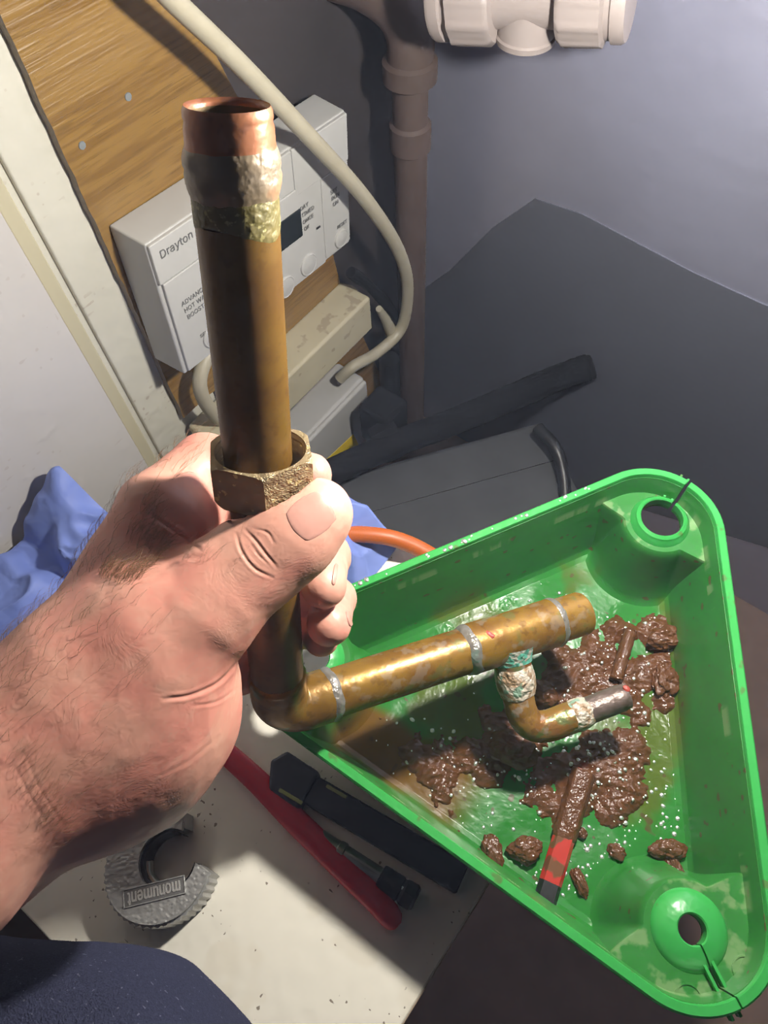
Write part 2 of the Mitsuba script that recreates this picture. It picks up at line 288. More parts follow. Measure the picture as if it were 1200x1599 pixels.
mat('m_batten', mikit.proc(c_batten), 0.5, bump=lambda p, n, uv: fbm(p.x * 200, p.y * 200, p.z * 200, 2), bscale=0.0006)
mat('m_jbox', (0.38, 0.375, 0.36), 0.4)
mat('m_yellow', (0.75, 0.55, 0.02), 0.5)
mat('m_black', (0.012, 0.012, 0.014), 0.4)
mat('m_navy', (0.012, 0.014, 0.030), 0.5)
mat('m_stripe', (0.30, 0.32, 0.10), 0.5)
mat('m_steel', (0.40, 0.42, 0.36), 0.25, 0.9)
def c_cutter(p, n, uv): return mix((0.44, 0.44, 0.43), (0.33, 0.33, 0.325), fbm(p.x * 130, p.y * 130, p.z * 130, 4))
mat('m_cutter', mikit.proc(c_cutter), 0.42, 0.55, bump=lambda p, n, uv: noise(p.x * 900, p.y * 900, p.z * 900), bscale=0.0003, eps=2e-4)
mat('m_plate', (0.22, 0.22, 0.22), 0.4, 0.6)
mat('m_letter', (0.62, 0.62, 0.60), 0.35, 0.6)
mat('m_red', (0.52, 0.012, 0.035), 0.38)
def c_pencil(p, n, uv): return mix((0.42, 0.035, 0.026), (0.14, 0.06, 0.028), smoothstep(0.56, 0.64, fbm(p.x * 130, p.y * 130, p.z * 130, 3)))
mat('m_pencil', mikit.proc(c_pencil), 0.3)
def c_cloth(p, n, uv): return mix((0.13, 0.185, 0.49), (0.17, 0.235, 0.55), fbm(p.x * 50, p.y * 50, p.z * 50, 3))
mat('m_cloth', mikit.proc(c_cloth), 0.6, sheen=0.4, bump=lambda p, n, uv: fbm(p.x * 160, p.y * 160, p.z * 160, 3), bscale=0.0012)
mat('m_orange', (0.42, 0.095, 0.016), 0.45)
mat('m_waste', (0.24, 0.205, 0.195), 0.5)
def c_oldpipe(p, n, uv): return mix((0.085, 0.058, 0.05), (0.06, 0.042, 0.036), fbm(p.x * 40, p.y * 40, p.z * 40, 3))
mat('m_oldpipe', mikit.proc(c_oldpipe), 0.6)
mat('m_foam', (0.010, 0.010, 0.012), 0.9, spec=0.15, bump=lambda p, n, uv: fbm(p.x * 160, p.y * 160, p.z * 160, 3), bscale=0.002)
def c_dbox(p, n, uv): return mix((0.06, 0.062, 0.066), (0.04, 0.042, 0.046), fbm(p.x * 30, p.y * 30, p.z * 30, 3))
mat('m_darkbox', mikit.proc(c_dbox), 0.7)

# ------------------------------------------------------------------ the lamp that lights the cupboard (hangs just right of the frame)
scene['work_lamp__bulb'] = {'type': 'sphere', 'center': LAMP.tolist(), 'radius': LAMP_R, 'bsdf': {'type': 'diffuse', 'reflectance': rgb((0.5, 0.5, 0.5))},
                            'emitter': {'type': 'area', 'radiance': rgb((LAMP_L, LAMP_L * 0.955, LAMP_L * 0.87))}}
obj('work_lamp__cap', lathe([(0.0, 0.062), (0.010, 0.062), (0.012, 0.055), (0.012, 0.0), (0.0, 0.0)][::-1], LAMP + [0, 0, 0.0135], (0, 0, 1), 32), 'm_black')
tag('work_lamp', 'bright hand lamp hanging at the right in front of the grey wall', 'lamp')

# thin haze added to give the veil of glow around the lamp
scene['air'] = {'type': 'homogeneous', 'sigma_t': rgb((0.028, 0.034, 0.048)), 'albedo': rgb((0.98, 0.98, 0.98)), 'phase': {'type': 'isotropic'}}
scene['camera']['medium'] = {'type': 'ref', 'id': 'air'}
scene['haze'] = {'type': 'cube', 'to_world': T().translate([0, 0, 0.3]).scale([1.2, 1.2, 1.0]), 'bsdf': {'type': 'null'}, 'interior': {'type': 'ref', 'id': 'air'}}
tag('haze', 'thin haze added through the cupboard to give the glow beside the lamp', 'haze', kind='stuff')

# ------------------------------------------------------------------ setting
XW = -0.335          # face of the plywood
YB = 0.455           # face of the back wall
obj('floor', rbox((-0.6, -0.6, -0.36), (0.9, 0.6, -0.33), 0.001), 'm_floor'); tag('floor', 'brown cupboard floor far below the cream board', kind='structure')
obj('wall_back', rbox((-0.5, YB, -0.36), (0.9, YB + 0.02, 0.75), 0.001), 'm_wall'); tag('wall_back', 'smooth grey lilac back wall of the cupboard', kind='structure')
obj('wall_left', rbox((-0.37, -0.6, -0.36), (-0.345, YB, 0.75), 0.001), 'm_shaded_wall'); tag('wall_left', 'side wall behind the plywood, coloured dark brown in place of the corner shadow', kind='structure')
obj('trim_1', cat(rbox((-0.352, 0.1375, -0.36), (-0.3405, 0.20, 0.75), 0.0015), rbox((-0.355, 0.118, -0.36), (-0.3435, 0.15, 0.75), 0.001)), 'm_paint'); tag('trim_1', 'white painted upright frame beside the plywood', kind='structure')
obj('trim_2', rbox((-0.352, 0.1225, -0.36), (-0.3375, 0.1318, 0.75), 0.0012), 'm_cream_edge'); tag('trim_2', 'narrow cream edge strip between door and frame', kind='structure')
dpoly = Polygon([(-0.5, 0.012), (-0.035, 0.012), (0.0054, -0.013), (0.058, -0.045), (0.1215, -0.083), (0.1215, 0.75), (-0.5, 0.75)]).buffer(-.0012).buffer(.0012)
dpm = trimesh.creation.extrude_polygon(dpoly, 0.016, engine='earcut'); v = np.array(dpm.vertices)
obj('door_1', trimesh.Trimesh(np.stack([-0.350 + v[:, 2], v[:, 0], v[:, 1]], 1), dpm.faces), 'm_panel', False); tag('door_1', 'flat white door panel ending above the board', kind='structure')

dk = [PY(*q, YB - .004) for q in ((662, 452), (700, 425), (765, 360), (832, 314), (905, 338), (985, 380), (1080, 430), (1190, 480), (1330, 540), (1330, 900), (645, 690))]  # outline of the soft pointed shadow, built as a thin dark sheet
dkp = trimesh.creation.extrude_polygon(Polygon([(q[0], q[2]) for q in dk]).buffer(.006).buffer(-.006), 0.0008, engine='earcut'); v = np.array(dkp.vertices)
obj('shadow_sheet', trimesh.Trimesh(np.stack([v[:, 0], YB - v[:, 2], v[:, 1]], 1), dkp.faces[:, ::-1]), 'm_shadow_sheet', False); tag('shadow_sheet', 'added dark grey sheet imitating the pointed shadow on the back wall', 'sheet')
# plywood back board with two screws
prof = [(0.165, -0.031), (0.165, 0.75), (0.262, 0.75), (0.262, 0.22), (0.30, 0.10), (0.342, 0.03), (0.352, -0.05), (0.395, -0.20), (0.395, -0.31), (0.30, -0.31), (0.262, -0.045), (0.19, -0.031)]
jag = np.array([[0.165 + 0.0012 * (meshkit.noise(np.array([z * 150, 0, 0])) - 0.5), z] for z in np.linspace(-0.031, 0.75, 120)])
pm = trimesh.creation.extrude_polygon(Polygon(np.vstack([jag, prof[2:]])), 0.008, engine='earcut')
v = np.array(pm.vertices); pm = trimesh.Trimesh(np.stack([XW - 0.008 + v[:, 2], v[:, 0], v[:, 1]], 1), pm.faces)
nrm = pm.face_normals; face = np.abs(nrm[:, 0]) > 0.7
obj('plywood_board__panel', trimesh.Trimesh(pm.vertices, pm.faces[face]), 'm_plywood', False)
obj('plywood_board__edge', trimesh.Trimesh(pm.vertices, pm.faces[~face]), 'm_plyedge', False)
for q in ((200, 151), (128, 227)):
    c = PX(*q, XW)
    obj('plywood_board__screw', lathe([(0.0021, 0.0), (0.0020, 0.0005), (0.0, 0.0006)], c, (1, 0, 0), 20), 'm_screw', 20)
tag('plywood_board', 'honey brown plywood board fixed upright between the white frame and the cable', 'board')
tag('plywood_board__screw', 'grey screw head'); tag('plywood_board__screw_001', 'grey screw head'); tag('plywood_board__edge', 'rough grey sawn edge')

# cream board
bm = rbox((-0.268, -0.1125, -0.018), (0.0175, 0.165, 0.0), 0.0012); 
obj('shelf_board__top', bm, 'm_board')
obj('shelf_board__edge_band', rbox((0.0172, -0.1122, -0.0175), (0.0180, 0.1648, -0.0008), 0.0003), 'm_board_edge')
obj('shelf_board__support', rbox((-0.25, 0.02, -0.33), (-0.02, 0.04, -0.018), 0.001), 'm_floor')
tag('shelf_board', 'cream board with small specks under the tools and the green tray', 'board')

# ------------------------------------------------------------------ heating programmer on the plywood
A0, A1 = P(233, 387, .4), P(540, 173, .477)
eu = unit(A1 - A0); eu[0] = 0; eu = unit(eu); ex = np.array([1.0, 0, 0]); ew = np.cross(ex, eu); ew = ew if ew[2] > 0 else -ew
FX = -0.3055; org = np.array([FX, A0[1], A0[2]]); W, HH = 0.1735, 0.1
def PL(u, w, x=0.0): return org + eu * u + ew * w + ex * x
def loc(px, py): q = PX(px, py, FX) - org; return np.array([q @ eu, q @ ew])
axs = np.array([eu, ew, ex])
pts = []
for u, w in ((0, 0), (W, 0), (W, -HH), (0, -HH)):
    iu = 0.0012 if u == 0 else -0.0012; iw = -0.0012 if w == 0 else 0.0012
    pts += [PL(u, w, XW - FX + 0.0005), PL(u + iu, w + iw, -0.0045)]
obj('heating_programmer__body', hull_round([p + 0.0008 * ex for p in pts], 0.0015), 'm_white')
seamw = loc(430, 313)[1]; 
L1 = loc(262, 467); L2 = loc(510, 280)
parts = [((0.002, -0.002), (W - 0.002, L1[1] + 0.0015)), ]
def slab(u0, w0, u1, w1, x0, x1, r=0.0008): return rbox((u0, w0, x0), (u1, w1, x1), r, axs, org)
obj('heating_programmer__upper_cover', slab(0.0006, -0.027, 0.118, -0.0006, -0.0042, 0.0), 'm_white')
obj('heating_programmer__upper_cover', slab(0.1186, -0.0325, W - 0.0006, -0.0006, -0.0042, 0.0), 'm_white')
obj('heating_programmer__lower_flap', slab(0.0025, -HH + 0.002, 0.084, -0.0277, -0.0042, 0.0), 'm_white')
obj('heating_programmer__lower_flap', slab(0.0846, -HH + 0.001, 0.1435, -0.0277, -0.0042, -0.0002), 'm_white')
obj('heating_programmer__lower_flap', slab(0.1441, -HH + 0.0035, W - 0.001, -0.0331, -0.0042, -0.0004), 'm_white')
s0, s1 = loc(437, 352), loc(472, 368)
obj('heating_programmer__screen', slab(s0[0] - 0.02, s1[1], s1[0] + 0.0005, s0[1] + 0.0015, -0.002, 0.0006, 0.0004), 'm_screen')
def disc(px, py, r, part='button'):
    u, w = loc(px, py)
    obj('heating_programmer__' + part, lathe([(r, -0.002), (r, 0.0008), (r - 0.0007, 0.0013), (r - 0.0014, 0.0010), (r - 0.0020, 0.0014), (0, 0.0019)], PL(u, w), ex, 40), 'm_white', 30)
disc(482, 413, 0.0085); disc(533, 372, 0.0072); disc(447, 448, 0.0085); disc(332, 524, 0.0085)
u, w = loc(497, 355); obj('heating_programmer__indicator', rbox((u - 0.002, w - 0.0007, 0), (u + 0.002, w + 0.0007, 0.0007), 0.0003, axs, org), 'm_black')
def letters(parent, text, h, o, du, dw, m='m_print', depth=0.0003, bold=False):
    t = meshkit.text_mesh(text, h, depth, bold); v = np.array(t.vertices); dn = np.cross(du, dw)
    return obj(parent, trimesh.Trimesh(o + v[:, :1] * du + v[:, 1:2] * dw + v[:, 2:] * dn, t.faces), m, False)
du, dw = eu, ew
def txt(s, px, py, h): u, w = loc(px, py); letters('heating_programmer__lettering', s, h, PL(u, w, 0.0001), eu, ew)
txt('Drayton', 251, 405, 0.0050)
for i, s in enumerate(('ADVANCE', 'HOT WATER', 'BOOST')): txt(s, 284 + 4.5 * i, 479 + 10 * i, 0.0031)
for i, s in enumerate(('DAY', 'TIMED', 'ONCE', 'OK')): txt(s, 469 + 2 * i, 330 + 10.5 * i, 0.0029)
for i, s in enumerate(('SET', 'RUN', 'ON')): txt(s, 516 + 2 * i, 305 + 9 * i, 0.0029)
txt('SELECT', 313, 528, 0.0026); txt('RESET', 527, 358, 0.0026)
tag('heating_programmer', 'white wall mounted heating programmer with black screen and grey lettering on the plywood', 'control box')
tag('heating_programmer__screen', 'black display window')

# ------------------------------------------------------------------ cables, batten, junction box
cp = [(250, -25), (270, 0), (380, 105), (480, 210), (570, 310), (622, 390), (637, 450), (627, 512), (590, 550), (552, 572), (530, 592)]
cx = [-.30, -.30, -.299, -.292, -.287, -.287, -.290, -.295, -.30, -.304, -.312]
cpts = [PX(*q, x) for q, x in zip(cp, cx)]
cable = spline([cpts[0] + (cpts[0] - cpts[1]) * k for k in (14, 7, 2.5)] + cpts, 14)
obj('flex_cable', tube(cable, 0.0052, 18), 'm_cable', 60); tag('flex_cable', 'thick cream cable looping from the top down past the programmer to the junction box', 'cable')
loop = spline([PX(350, 520, -.320), PX(322, 560, -.318), PX(312, 600, -.315), PX(325, 635, -.315), PX(352, 660, -.317), PX(400, 672, -.32)], 14)
obj('short_cable', tube(loop, 0.0052, 18), 'm_cable', 60); tag('short_cable', 'short curved cream cable emerging under the programmer at its left end', 'cable')
obj('wooden_batten__block', rbox((XW - 0.001, 0.165, -0.079), (-0.303, 0.353, -0.041), 0.003), 'm_batten')
obj('wooden_batten__end_knot', lumps((-0.326, 0.352, -0.05), (0.009, 0.006, 0.008), 4, 0.4, 1.6, 2)  , 'm_batten')
tag('wooden_batten', 'dirty cream painted batten below the programmer', 'batten')
jx = -0.298
obj('junction_box__body', rbox((XW - 0.001, 0.205, -0.237), (jx - 0.004, 0.335, -0.127), 0.004), 'm_jbox')
obj('junction_box__cover', rbox((jx - 0.006, 0.2065, -0.235), (jx, 0.3335, -0.1285), 0.004), 'm_jbox')
a, b, c = PX(552, 678, jx), PX(565, 704, jx), PX(508, 719, jx)
obj('junction_box__warning_sticker', hull([q + k for q in (a, b, c) for k in ([0.0003, 0, 0], [-0.001, 0, 0])]), 'm_yellow', False); tag('junction_box__warning_sticker', 'yellow triangular sticker')
obj('junction_box__cable_clamp', rbox((-0.325, 0.222, -0.128), (-0.311, 0.240, -0.1225), 0.001), 'm_jbox')
tag('junction_box', 'pale grey junction box with yellow sticker under the batten', 'junction box')
# blackened fittings and a broken white cable end beside the batten
kp = spline([PX(548, 425, -.315), PX(575, 445, -.31), PX(600, 470, -.31), PX(620, 495, -.312)], 8)
obj('black_lead', tube(kp, 0.0048 + 0.0005 * np.sin(np.arange(len(kp)) * .5), 12), 'm_foam', 60); tag('black_lead', 'short black lead twisting beside the right end of the batten', 'cable')
kp = spline([PX(592, 482, -.303), PX(603, 500, -.303), PX(612, 520, -.303)], 6)
obj('cable_clip', tube(kp, np.linspace(0.003, 0.006, len(kp)), 12), 'm_cable', 60); tag('cable_clip', 'small cream clip holding the cable loop at the batten end', 'clip')

# ------------------------------------------------------------------ plumbing in the corner
q1, q2 = PY(683, 18, .372), PY(982, 18, .402); ax = unit(q2 - q1); Ln = np.linalg.norm(q2 - q1)
o = q1 + np.array([0, 0, 0.010])
R0 = 0.0215
obj('waste_coupling__barrel', lathe([(0, 0), (R0 * .8, 0), (R0 * .8, Ln), (0, Ln)], o, ax, 40), 'm_waste')
for k in (0, 1):
    prf = [(0.016, 0), (R0 * 1.05, 0), (R0 * 1.1, 0.002), (R0 * 1.1, 0.007), (R0 * 1.02, 0.008), (R0 * 1.02, 0.0105), (R0 * 1.16, 0.012), (R0 * 1.16, 0.032), (R0 * 1.08, 0.035), (R0 * 0.8, 0.0355)]
    rib = lambda rr, hh, an: (rr * (1 + 0.03 * (np.abs(np.sin(an * 6)) > 0.8) * (hh > 0.0115) * (hh < 0.034)), hh)
    obj('waste_coupling__nut', lathe(prf, o if k == 0 else o + ax * Ln, ax if k == 0 else -ax, 96, wob=rib), 'm_waste', 30)
mid = o + ax * Ln * 0.5
obj('waste_coupling__branch', lathe([(0.0, -0.001), (0.0165, 0.0), (0.017, 0.003), (0.016, 0.004), (0.016, 0.03)], mid - np.array([0, 0, 0.0245]), (0, 0, 1), 40), 'm_waste')
tag('waste_coupling', 'white plastic waste coupling with two ribbed nuts at the top edge', 'pipe fitting')
vp = [PY(640, 50, .40), PY(640, 690, .40)]; v0 = vp[0]; vpx, vpy = v0[0], v0[1]
obj('corner_pipe__upright', tube([[vpx, vpy, 0.125], [vpx, vpy, -0.30]], 0.0125, 32), 'm_oldpipe')
obj('corner_pipe__joint', lathe([(0.0125, 0), (0.0150, 0.002), (0.0150, 0.02), (0.0125, 0.022)], [vpx, vpy, 0.07], (0, 0, 1), 32), 'm_oldpipe')
tag('corner_pipe', 'dull brown upright pipe in the dark corner behind the cable', 'pipe')
bend = spline([[vpx, vpy, 0.125], [vpx, vpy, 0.150], [vpx - .008, vpy - .003, 0.166], [vpx - 0.028, vpy - 0.008, 0.176], [vpx - 0.05, vpy - 0.012, 0.178]], 8)
obj('pipe_bend__elbow', tube(bend, 0.0155, 32), 'm_oldpipe', 60)
obj('pipe_bend__collar', lathe([(0.0155, 0), (0.0185, 0.002), (0.0185, 0.014), (0.0155, 0.016)], [vpx, vpy, 0.120], (0, 0, 1), 32), 'm_oldpipe')
tag('pipe_bend', 'brown pipe bend at the top beside the white coupling', 'pipe')
kv = PX(603, 640, -.30)
obj('lower_pipe__upright', tube([PX(608, 560, -.312), PX(612, 690, -.312)], 0.0105, 24), 'm_black'); 
fo = spline([PZ(470, 760, -.13), PZ(600, 700, -.13), PZ(700, 662, -.13), PZ(790, 625, -.12), PY(862, 594, .430), PY(905, 578, .446), PY(925, 571, .4545)], 10)
obj('lower_pipe__insulated_run', tube(fo, 0.0115 + 0.0012 * meshkit.noise(np.stack([np.arange(len(fo)) * .8] * 3, 1)), 20), 'm_foam', 60)
obj('lower_pipe__valve', cat(hull_round([PZ(600, 655, -.14) + d for d in np.array([[x, y, z] for x in (-.012, .012) for y in (-.012, .012) for z in (-.02, .02)])], 0.005), lathe([(0, -0.012), (0.017, -0.012), (0.019, 0), (0.017, 0.012), (0, 0.012)], PZ(604, 690, -.135), unit([0.5, 0.8, 0.1]), 8)), 'm_foam')
tag('lower_pipe', 'dark insulated pipe with a valve running low along the back', 'pipe')
e0, e1 = PZ(520, 745, -.15), PZ(850, 655, -.15); di = unit((e1 - e0) * [1, 1, 0]); nn = np.array([di[1], -di[0], 0])
obj('dark_case__box', rbox((-0.06, 0.0, -0.17), (np.linalg.norm(e1 - e0), 0.16, 0.0), 0.006, np.array([di, nn, [0, 0, 1.0]]), e0), 'm_darkbox')
obj('dark_case__lid_seam', rbox((-0.061, 0.045, -0.02), (np.linalg.norm(e1 - e0) + 0.001, 0.0455, 0.0008), 0.0003, np.array([di, nn, [0, 0, 1.0]]), e0), 'm_black')
tag('dark_case', 'dark grey box lying low behind the green tray', 'box')
bc = spline([PZ(840, 668, -.13), PZ(868, 700, -.13), PZ(880, 740, -.14), PZ(884, 790, -.15)], 8)
obj('black_cable', tube(bc, 0.0055, 14), 'm_black', 60); tag('black_cable', 'black cable hanging over the end of the dark grey box', 'cable')
hz = spline([PZ(470, 840, .022), PZ(540, 834, .022), PZ(600, 838, .020), PZ(645, 852, .014), PZ(692, 878, .0062)], 10)
obj('orange_hose', tube(hz, 0.0050, 20), 'm_orange', 60); tag('orange_hose', 'orange rubber hose curving over the blue cloth behind the hand', 'hose')

# ------------------------------------------------------------------ blue cloth
nx, ny = 190, 170
gx, gy = np.meshgrid(np.linspace(-0.327, -0.118, nx), np.linspace(-0.095, 0.163, ny), indexing='ij')
w = np.stack([gx * 14, gy * 14, gx * 0], -1)
wx = meshkit.fbm(w, 3, 3); wy = meshkit.fbm(w + 40, 3, 5)
r1 = 1 - np.abs(2 * meshkit.fbm(np.stack([gx * 16 + wx * 2.2, gy * 16 + wy * 2.2, gx * 0 + 2], -1), 2, 9) - 1)
r2 = 1 - np.abs(2 * meshkit.fbm(np.stack([gx * 38 + wx * 3, gy * 38 + wy * 3, gx * 0 + 5], -1), 2, 11) - 1)
def bump2(cx, cy, s): return np.exp(-((gx - cx) ** 2 + (gy - cy) ** 2) / s ** 2)
z = 0.001 + 0.020 * np.clip(r1 - 0.55, 0, 1) / 0.45 + 0.003 * r2 ** 2 ;z = z * (1 - .75 * np.clip((gy - .075) / .03, 0, 1) * np.clip((-.20 - gx) / .03, 0, 1)) * (1 - .6 * np.clip((.03 - gy) / .03, 0, 1) * np.clip((-.27 - gx) / .03, 0, 1)) + 0.026 * bump2(-0.314, 0.062, 0.018) + 0.010 * bump2(-0.175, 0.145, 0.03) + 0.010 * bump2(-0.15, 0.135, 0.03)
mask = np.minimum.reduce([(gx + 0.327) / 0.004 + 0.4, (gy + 0.085 + 0.02 * wx) / 0.012, np.where(gy > .068, (gx + 0.281 - .004 * wy) / .006, 1), (-0.128 - gx + 0.02 * (wy - 0.5)) / 0.008, (0.163 - gy) / 0.004 + 0.3])
keep = mask > 0
front = gx > -0.25 + 1.1 * (gy - 0.02)      # the cloth stays clear of the tools in front
keep &= ~((gy < 0.075) & (gx > -0.20)) & ~((gy < -0.02) & (gx > -0.262))
z = z * np.clip(mask * 0.8 + 0.2, 0, 1)
V = np.stack([gx + 0.003 * (wx - 0.5), gy, z], -1).reshape(-1, 3); I = np.arange(nx * ny).reshape(nx, ny)
okq = keep[:-1, :-1] & keep[1:, :-1] & keep[1:, 1:] & keep[:-1, 1:]
Q = np.stack([I[:-1, :-1], I[1:, :-1], I[1:, 1:], I[:-1, 1:]], -1)[okq]
cl = trimesh.Trimesh(V, np.vstack([Q[:, [0, 1, 2]], Q[:, [0, 2, 3]]]), process=False); cl.remove_unreferenced_vertices()
obj('blue_cloth', cl, 'm_cloth', True); tag('blue_cloth', 'crumpled blue cloth lying behind the hand against the white panel', 'cloth')

# ------------------------------------------------------------------ green tray
TA, TB, TC = (np.array(p) for p in ((-0.0095, 0.2965), (0.1471, 0.0383), (-0.1612, 0.0244)))
tri = [TC, TB, TA]; TM = (TA + TB + TC) / 3; RC = 0.036
def ring(inset, z, n=24):
    out = []
    for k in range(3):
        p, a, b = tri[k], tri[k - 1], tri[(k + 1) % 3]
        ua, ub = unit(a - p), unit(b - p); half = 0.5 * math.acos(ua @ ub); bis = unit(ua + ub)
        c = p + bis * RC / math.sin(half); r = RC - inset
        n0 = np.array([-ua[1], ua[0]]); n0 = n0 if n0 @ bis < 0 else -n0
        n1 = np.array([-ub[1], ub[0]]); n1 = n1 if n1 @ bis < 0 else -n1
        t0, t1 = math.atan2(n0[1], n0[0]), math.atan2(n1[1], n1[0]); dt = (t1 - t0 + math.pi) % (2 * math.pi) - math.pi
        for t in t0 + dt * np.linspace(0, 1, n): out.append([*(c + r * np.array([math.cos(t), math.sin(t)])), z])
    return np.array(out)
ZR, ZS, ZF = 0.065, 0.050, 0.0055
outer = mf(loft([ring(.016, 0.0004), ring(.0128, 0.0015), ring(.011, 0.006), ring(.002, 0.062)]))
cavity = mf(loft([ring(.0190, ZF), ring(.0160, ZF + .0012), ring(.0142, ZF + .004), ring(.0045, 0.0635), ring(.0042, 0.08)]))
holes = [(np.array([-.0075, .2382]), .0112, TA), (np.array([.0915, .0688]), .0058, TB), (np.array([-.111, .0647]), .0085, TC)]
def boss(c, corner, d, ztop, zbot):
    th0 = math.atan2(*(TM - c)[::-1]); an = np.arange(120) * 2 * math.pi / 120
    rel = np.abs((an - th0 + math.pi) % (2 * math.pi) - math.pi)
    g = np.clip((rel - 1.02) / 0.85, 0, 1); g = g * g * (3 - 2 * g)
    base = 0.0185 + 0.045 * g
    rings = []
    for s, e in ((1, .0), (.97, .0012), (.9, .0022), (.6, .0045), (.3, .0072), (.12, .0095), (.04, .012), (0, .015)):
        r = base + e - d; zz = zbot + (ztop - zbot) * s
        rings.append(np.stack([c[0] + r * np.cos(an), c[1] + r * np.sin(an), an * 0 + zz], 1))
    return loft(rings[::-1])
bosses, hollow, cuts = [], [], []
for c, r, k in holes:
    bosses.append(mf(boss(c, k, 0, ZS, ZF - 0.001)))
    hollow.append(mf(boss(c, k, 0.0022, ZS - 0.0022, -0.002)))
    cyl = m3.Manifold.cylinder(0.1, r, r, 48).translate((float(c[0]), float(c[1]), -0.01))
    rot = {id(TA): -0.12, id(TB): -0.05, id(TC): 0.0}[id(k)]
    dirv = unit(k - c); dirv = np.array([dirv[0] * math.cos(rot) - dirv[1] * math.sin(rot), dirv[0] * math.sin(rot) + dirv[1] * math.cos(rot)])
    nv = np.array([-dirv[1], dirv[0]]); wd = 0.0009 if k is TA else 0.0004
    def bar(off, w_, z0, z1, a, b):
        p = [c + dirv * t + nv * (off + s) for t in (a, b) for s in (-w_, w_)]
        return m3.Manifold.hull_points(np.array([[*q, z] for q in p for z in (z0, z1)], float))
    slit = bar(0, wd, 0.02, 0.09, 0.001, 0.09)
    cuts.append(cyl + slit)
allcut = cuts[0] + cuts[1] + cuts[2]
body = outer - cavity - hollow[0] - hollow[1] - hollow[2] - allcut
obj('drip_tray__body', tm(body), 'm_tray', 40)
rimo = mf(loft([ring(.0006, .0600), ring(0, .0606), ring(0, .0642), ring(.0008, .0650)])); rimi = mf(loft([ring(.0047, .05), ring(.0045, .0645), ring(.0039, .0652), ring(.0039, .08)]))
obj('drip_tray__rim', tm(rimo - rimi - allcut), 'm_rim', 40)
for i, (c, r, k) in enumerate(holes):
    sh = (bosses[i] ^ mf(loft([ring(.014, .003), ring(.0125, .006), ring(.003, .0632), ring(.003, .07)]))) - hollow[i] - cuts[i]
    key = obj('drip_tray__corner_shelf', tm(sh), 'm_tray', 40)
    RD = 0.0158
    cone = mf(cat(lathe([(RD, ZS - .0015), (RD, ZS + .0002), (RD - .0016, ZS + .0022), ((RD + r) / 2, ZS + .0042), (r + .0006, ZS + .0052), (r, ZS + .0046), (r, ZS - .0015)], [c[0], c[1], 0], (0, 0, 1), 64, closed=True)))
    obj(key + '__collar', tm(cone - cuts[i]), 'm_rim', 40)
    dirv = unit(k - c); rot = {0: -0.12, 1: -0.05, 2: 0.0}[i]
    dirv = np.array([dirv[0] * math.cos(rot) - dirv[1] * math.sin(rot), dirv[0] * math.sin(rot) + dirv[1] * math.cos(rot)]); nv = np.array([-dirv[1], dirv[0]])
    for off in ((0.0022, 0.0065) if i == 0 else (-0.0018, 0.0018)):
        p = [c + dirv * t + nv * (off * (1 if t < .02 else 1.0) + s) for t in (r + .003, 0.033) for s in (-.0006, .0006)]
        obj(key + '__rib', hull([[*q, zz] for q in p for zz in (ZS - .001, ZS + .0030 if i == 1 else ZS + .0018)]), 'm_rim', False)
    if i:
        for sgn in (-1, 1):
            q = c + dirv * 0.021 + nv * sgn * 0.0135
            obj(key + '__ring_mark', lathe([(.0056, ZS - .0005), (.0056, ZS + .0006), (.0050, ZS + .0006), (.0050, ZS - .0005)], [q[0], q[1], 0], (0, 0, 1), 40, closed=True), 'm_tray', 30)
tag('drip_tray', 'bright green triangular plastic tray with a holed shelf in each corner, half full of mud', 'tray')

# ------------------------------------------------------------------ mud, pencil, water
nmx = 300
gx, gy = np.meshgrid(np.linspace(-0.13, 0.125, nmx), np.linspace(0.035, 0.25, nmx), indexing='ij')
def blob(px, py, r, wgt=1.0, sx=1.0):
    c = PZ(px, py, 0.009)[:2]; r = r * 0.335 / FPX
    return wgt * np.exp(-(((gx - c[0]) ** 2 + (gy - c[1]) ** 2) / r ** 2) ** 1.5)
fld = np.zeros_like(gx)
for b_ in ((890, 1040, 55), (935, 1010, 50), (905, 1075, 50), (975, 985, 34), (1000, 1050, 42), (1030, 985, 42, 1.3), (1042, 1040, 36, 1.3), (1045, 1090, 30), (985, 1110, 35, .8), (965, 1080, 45),
           (800, 1150, 58, 1.2), (770, 1195, 40), (735, 1180, 40, .9), (850, 1085, 30, 1.1), (660, 1190, 40, .7), (690, 1215, 42, .7), (700, 1175, 40, .6),
           (915, 1200, 55, 1.1), (960, 1185, 50, 1.0), (985, 1160, 36, .9), (975, 1230, 40, 1.0), (900, 1240, 45, 1.0), (850, 1250, 36, .9), (955, 1265, 36, .9), (885, 1275, 35, .8), (840, 1215, 50, .7), (930, 1150, 50, .6)):
    fld = np.maximum(fld, blob(*b_)) + 0.15 * np.minimum(fld, blob(*b_))
n1 = meshkit.fbm(np.stack([gx * 95, gy * 95, gx * 0], -1), 4, 21); n2 = meshkit.fbm(np.stack([gx * 420, gy * 420, gx * 0], -1), 3, 22)
th = (fld * 0.9 + 1.25 * (n1 - 0.5) + 0.22 * (n2 - 0.5) - 0.42)
zz = np.where(th > 0, ZF + 0.0055 * np.clip(th, 0, 1.4) ** 0.62 * (0.7 + 0.6 * n2), ZF - 0.0006)
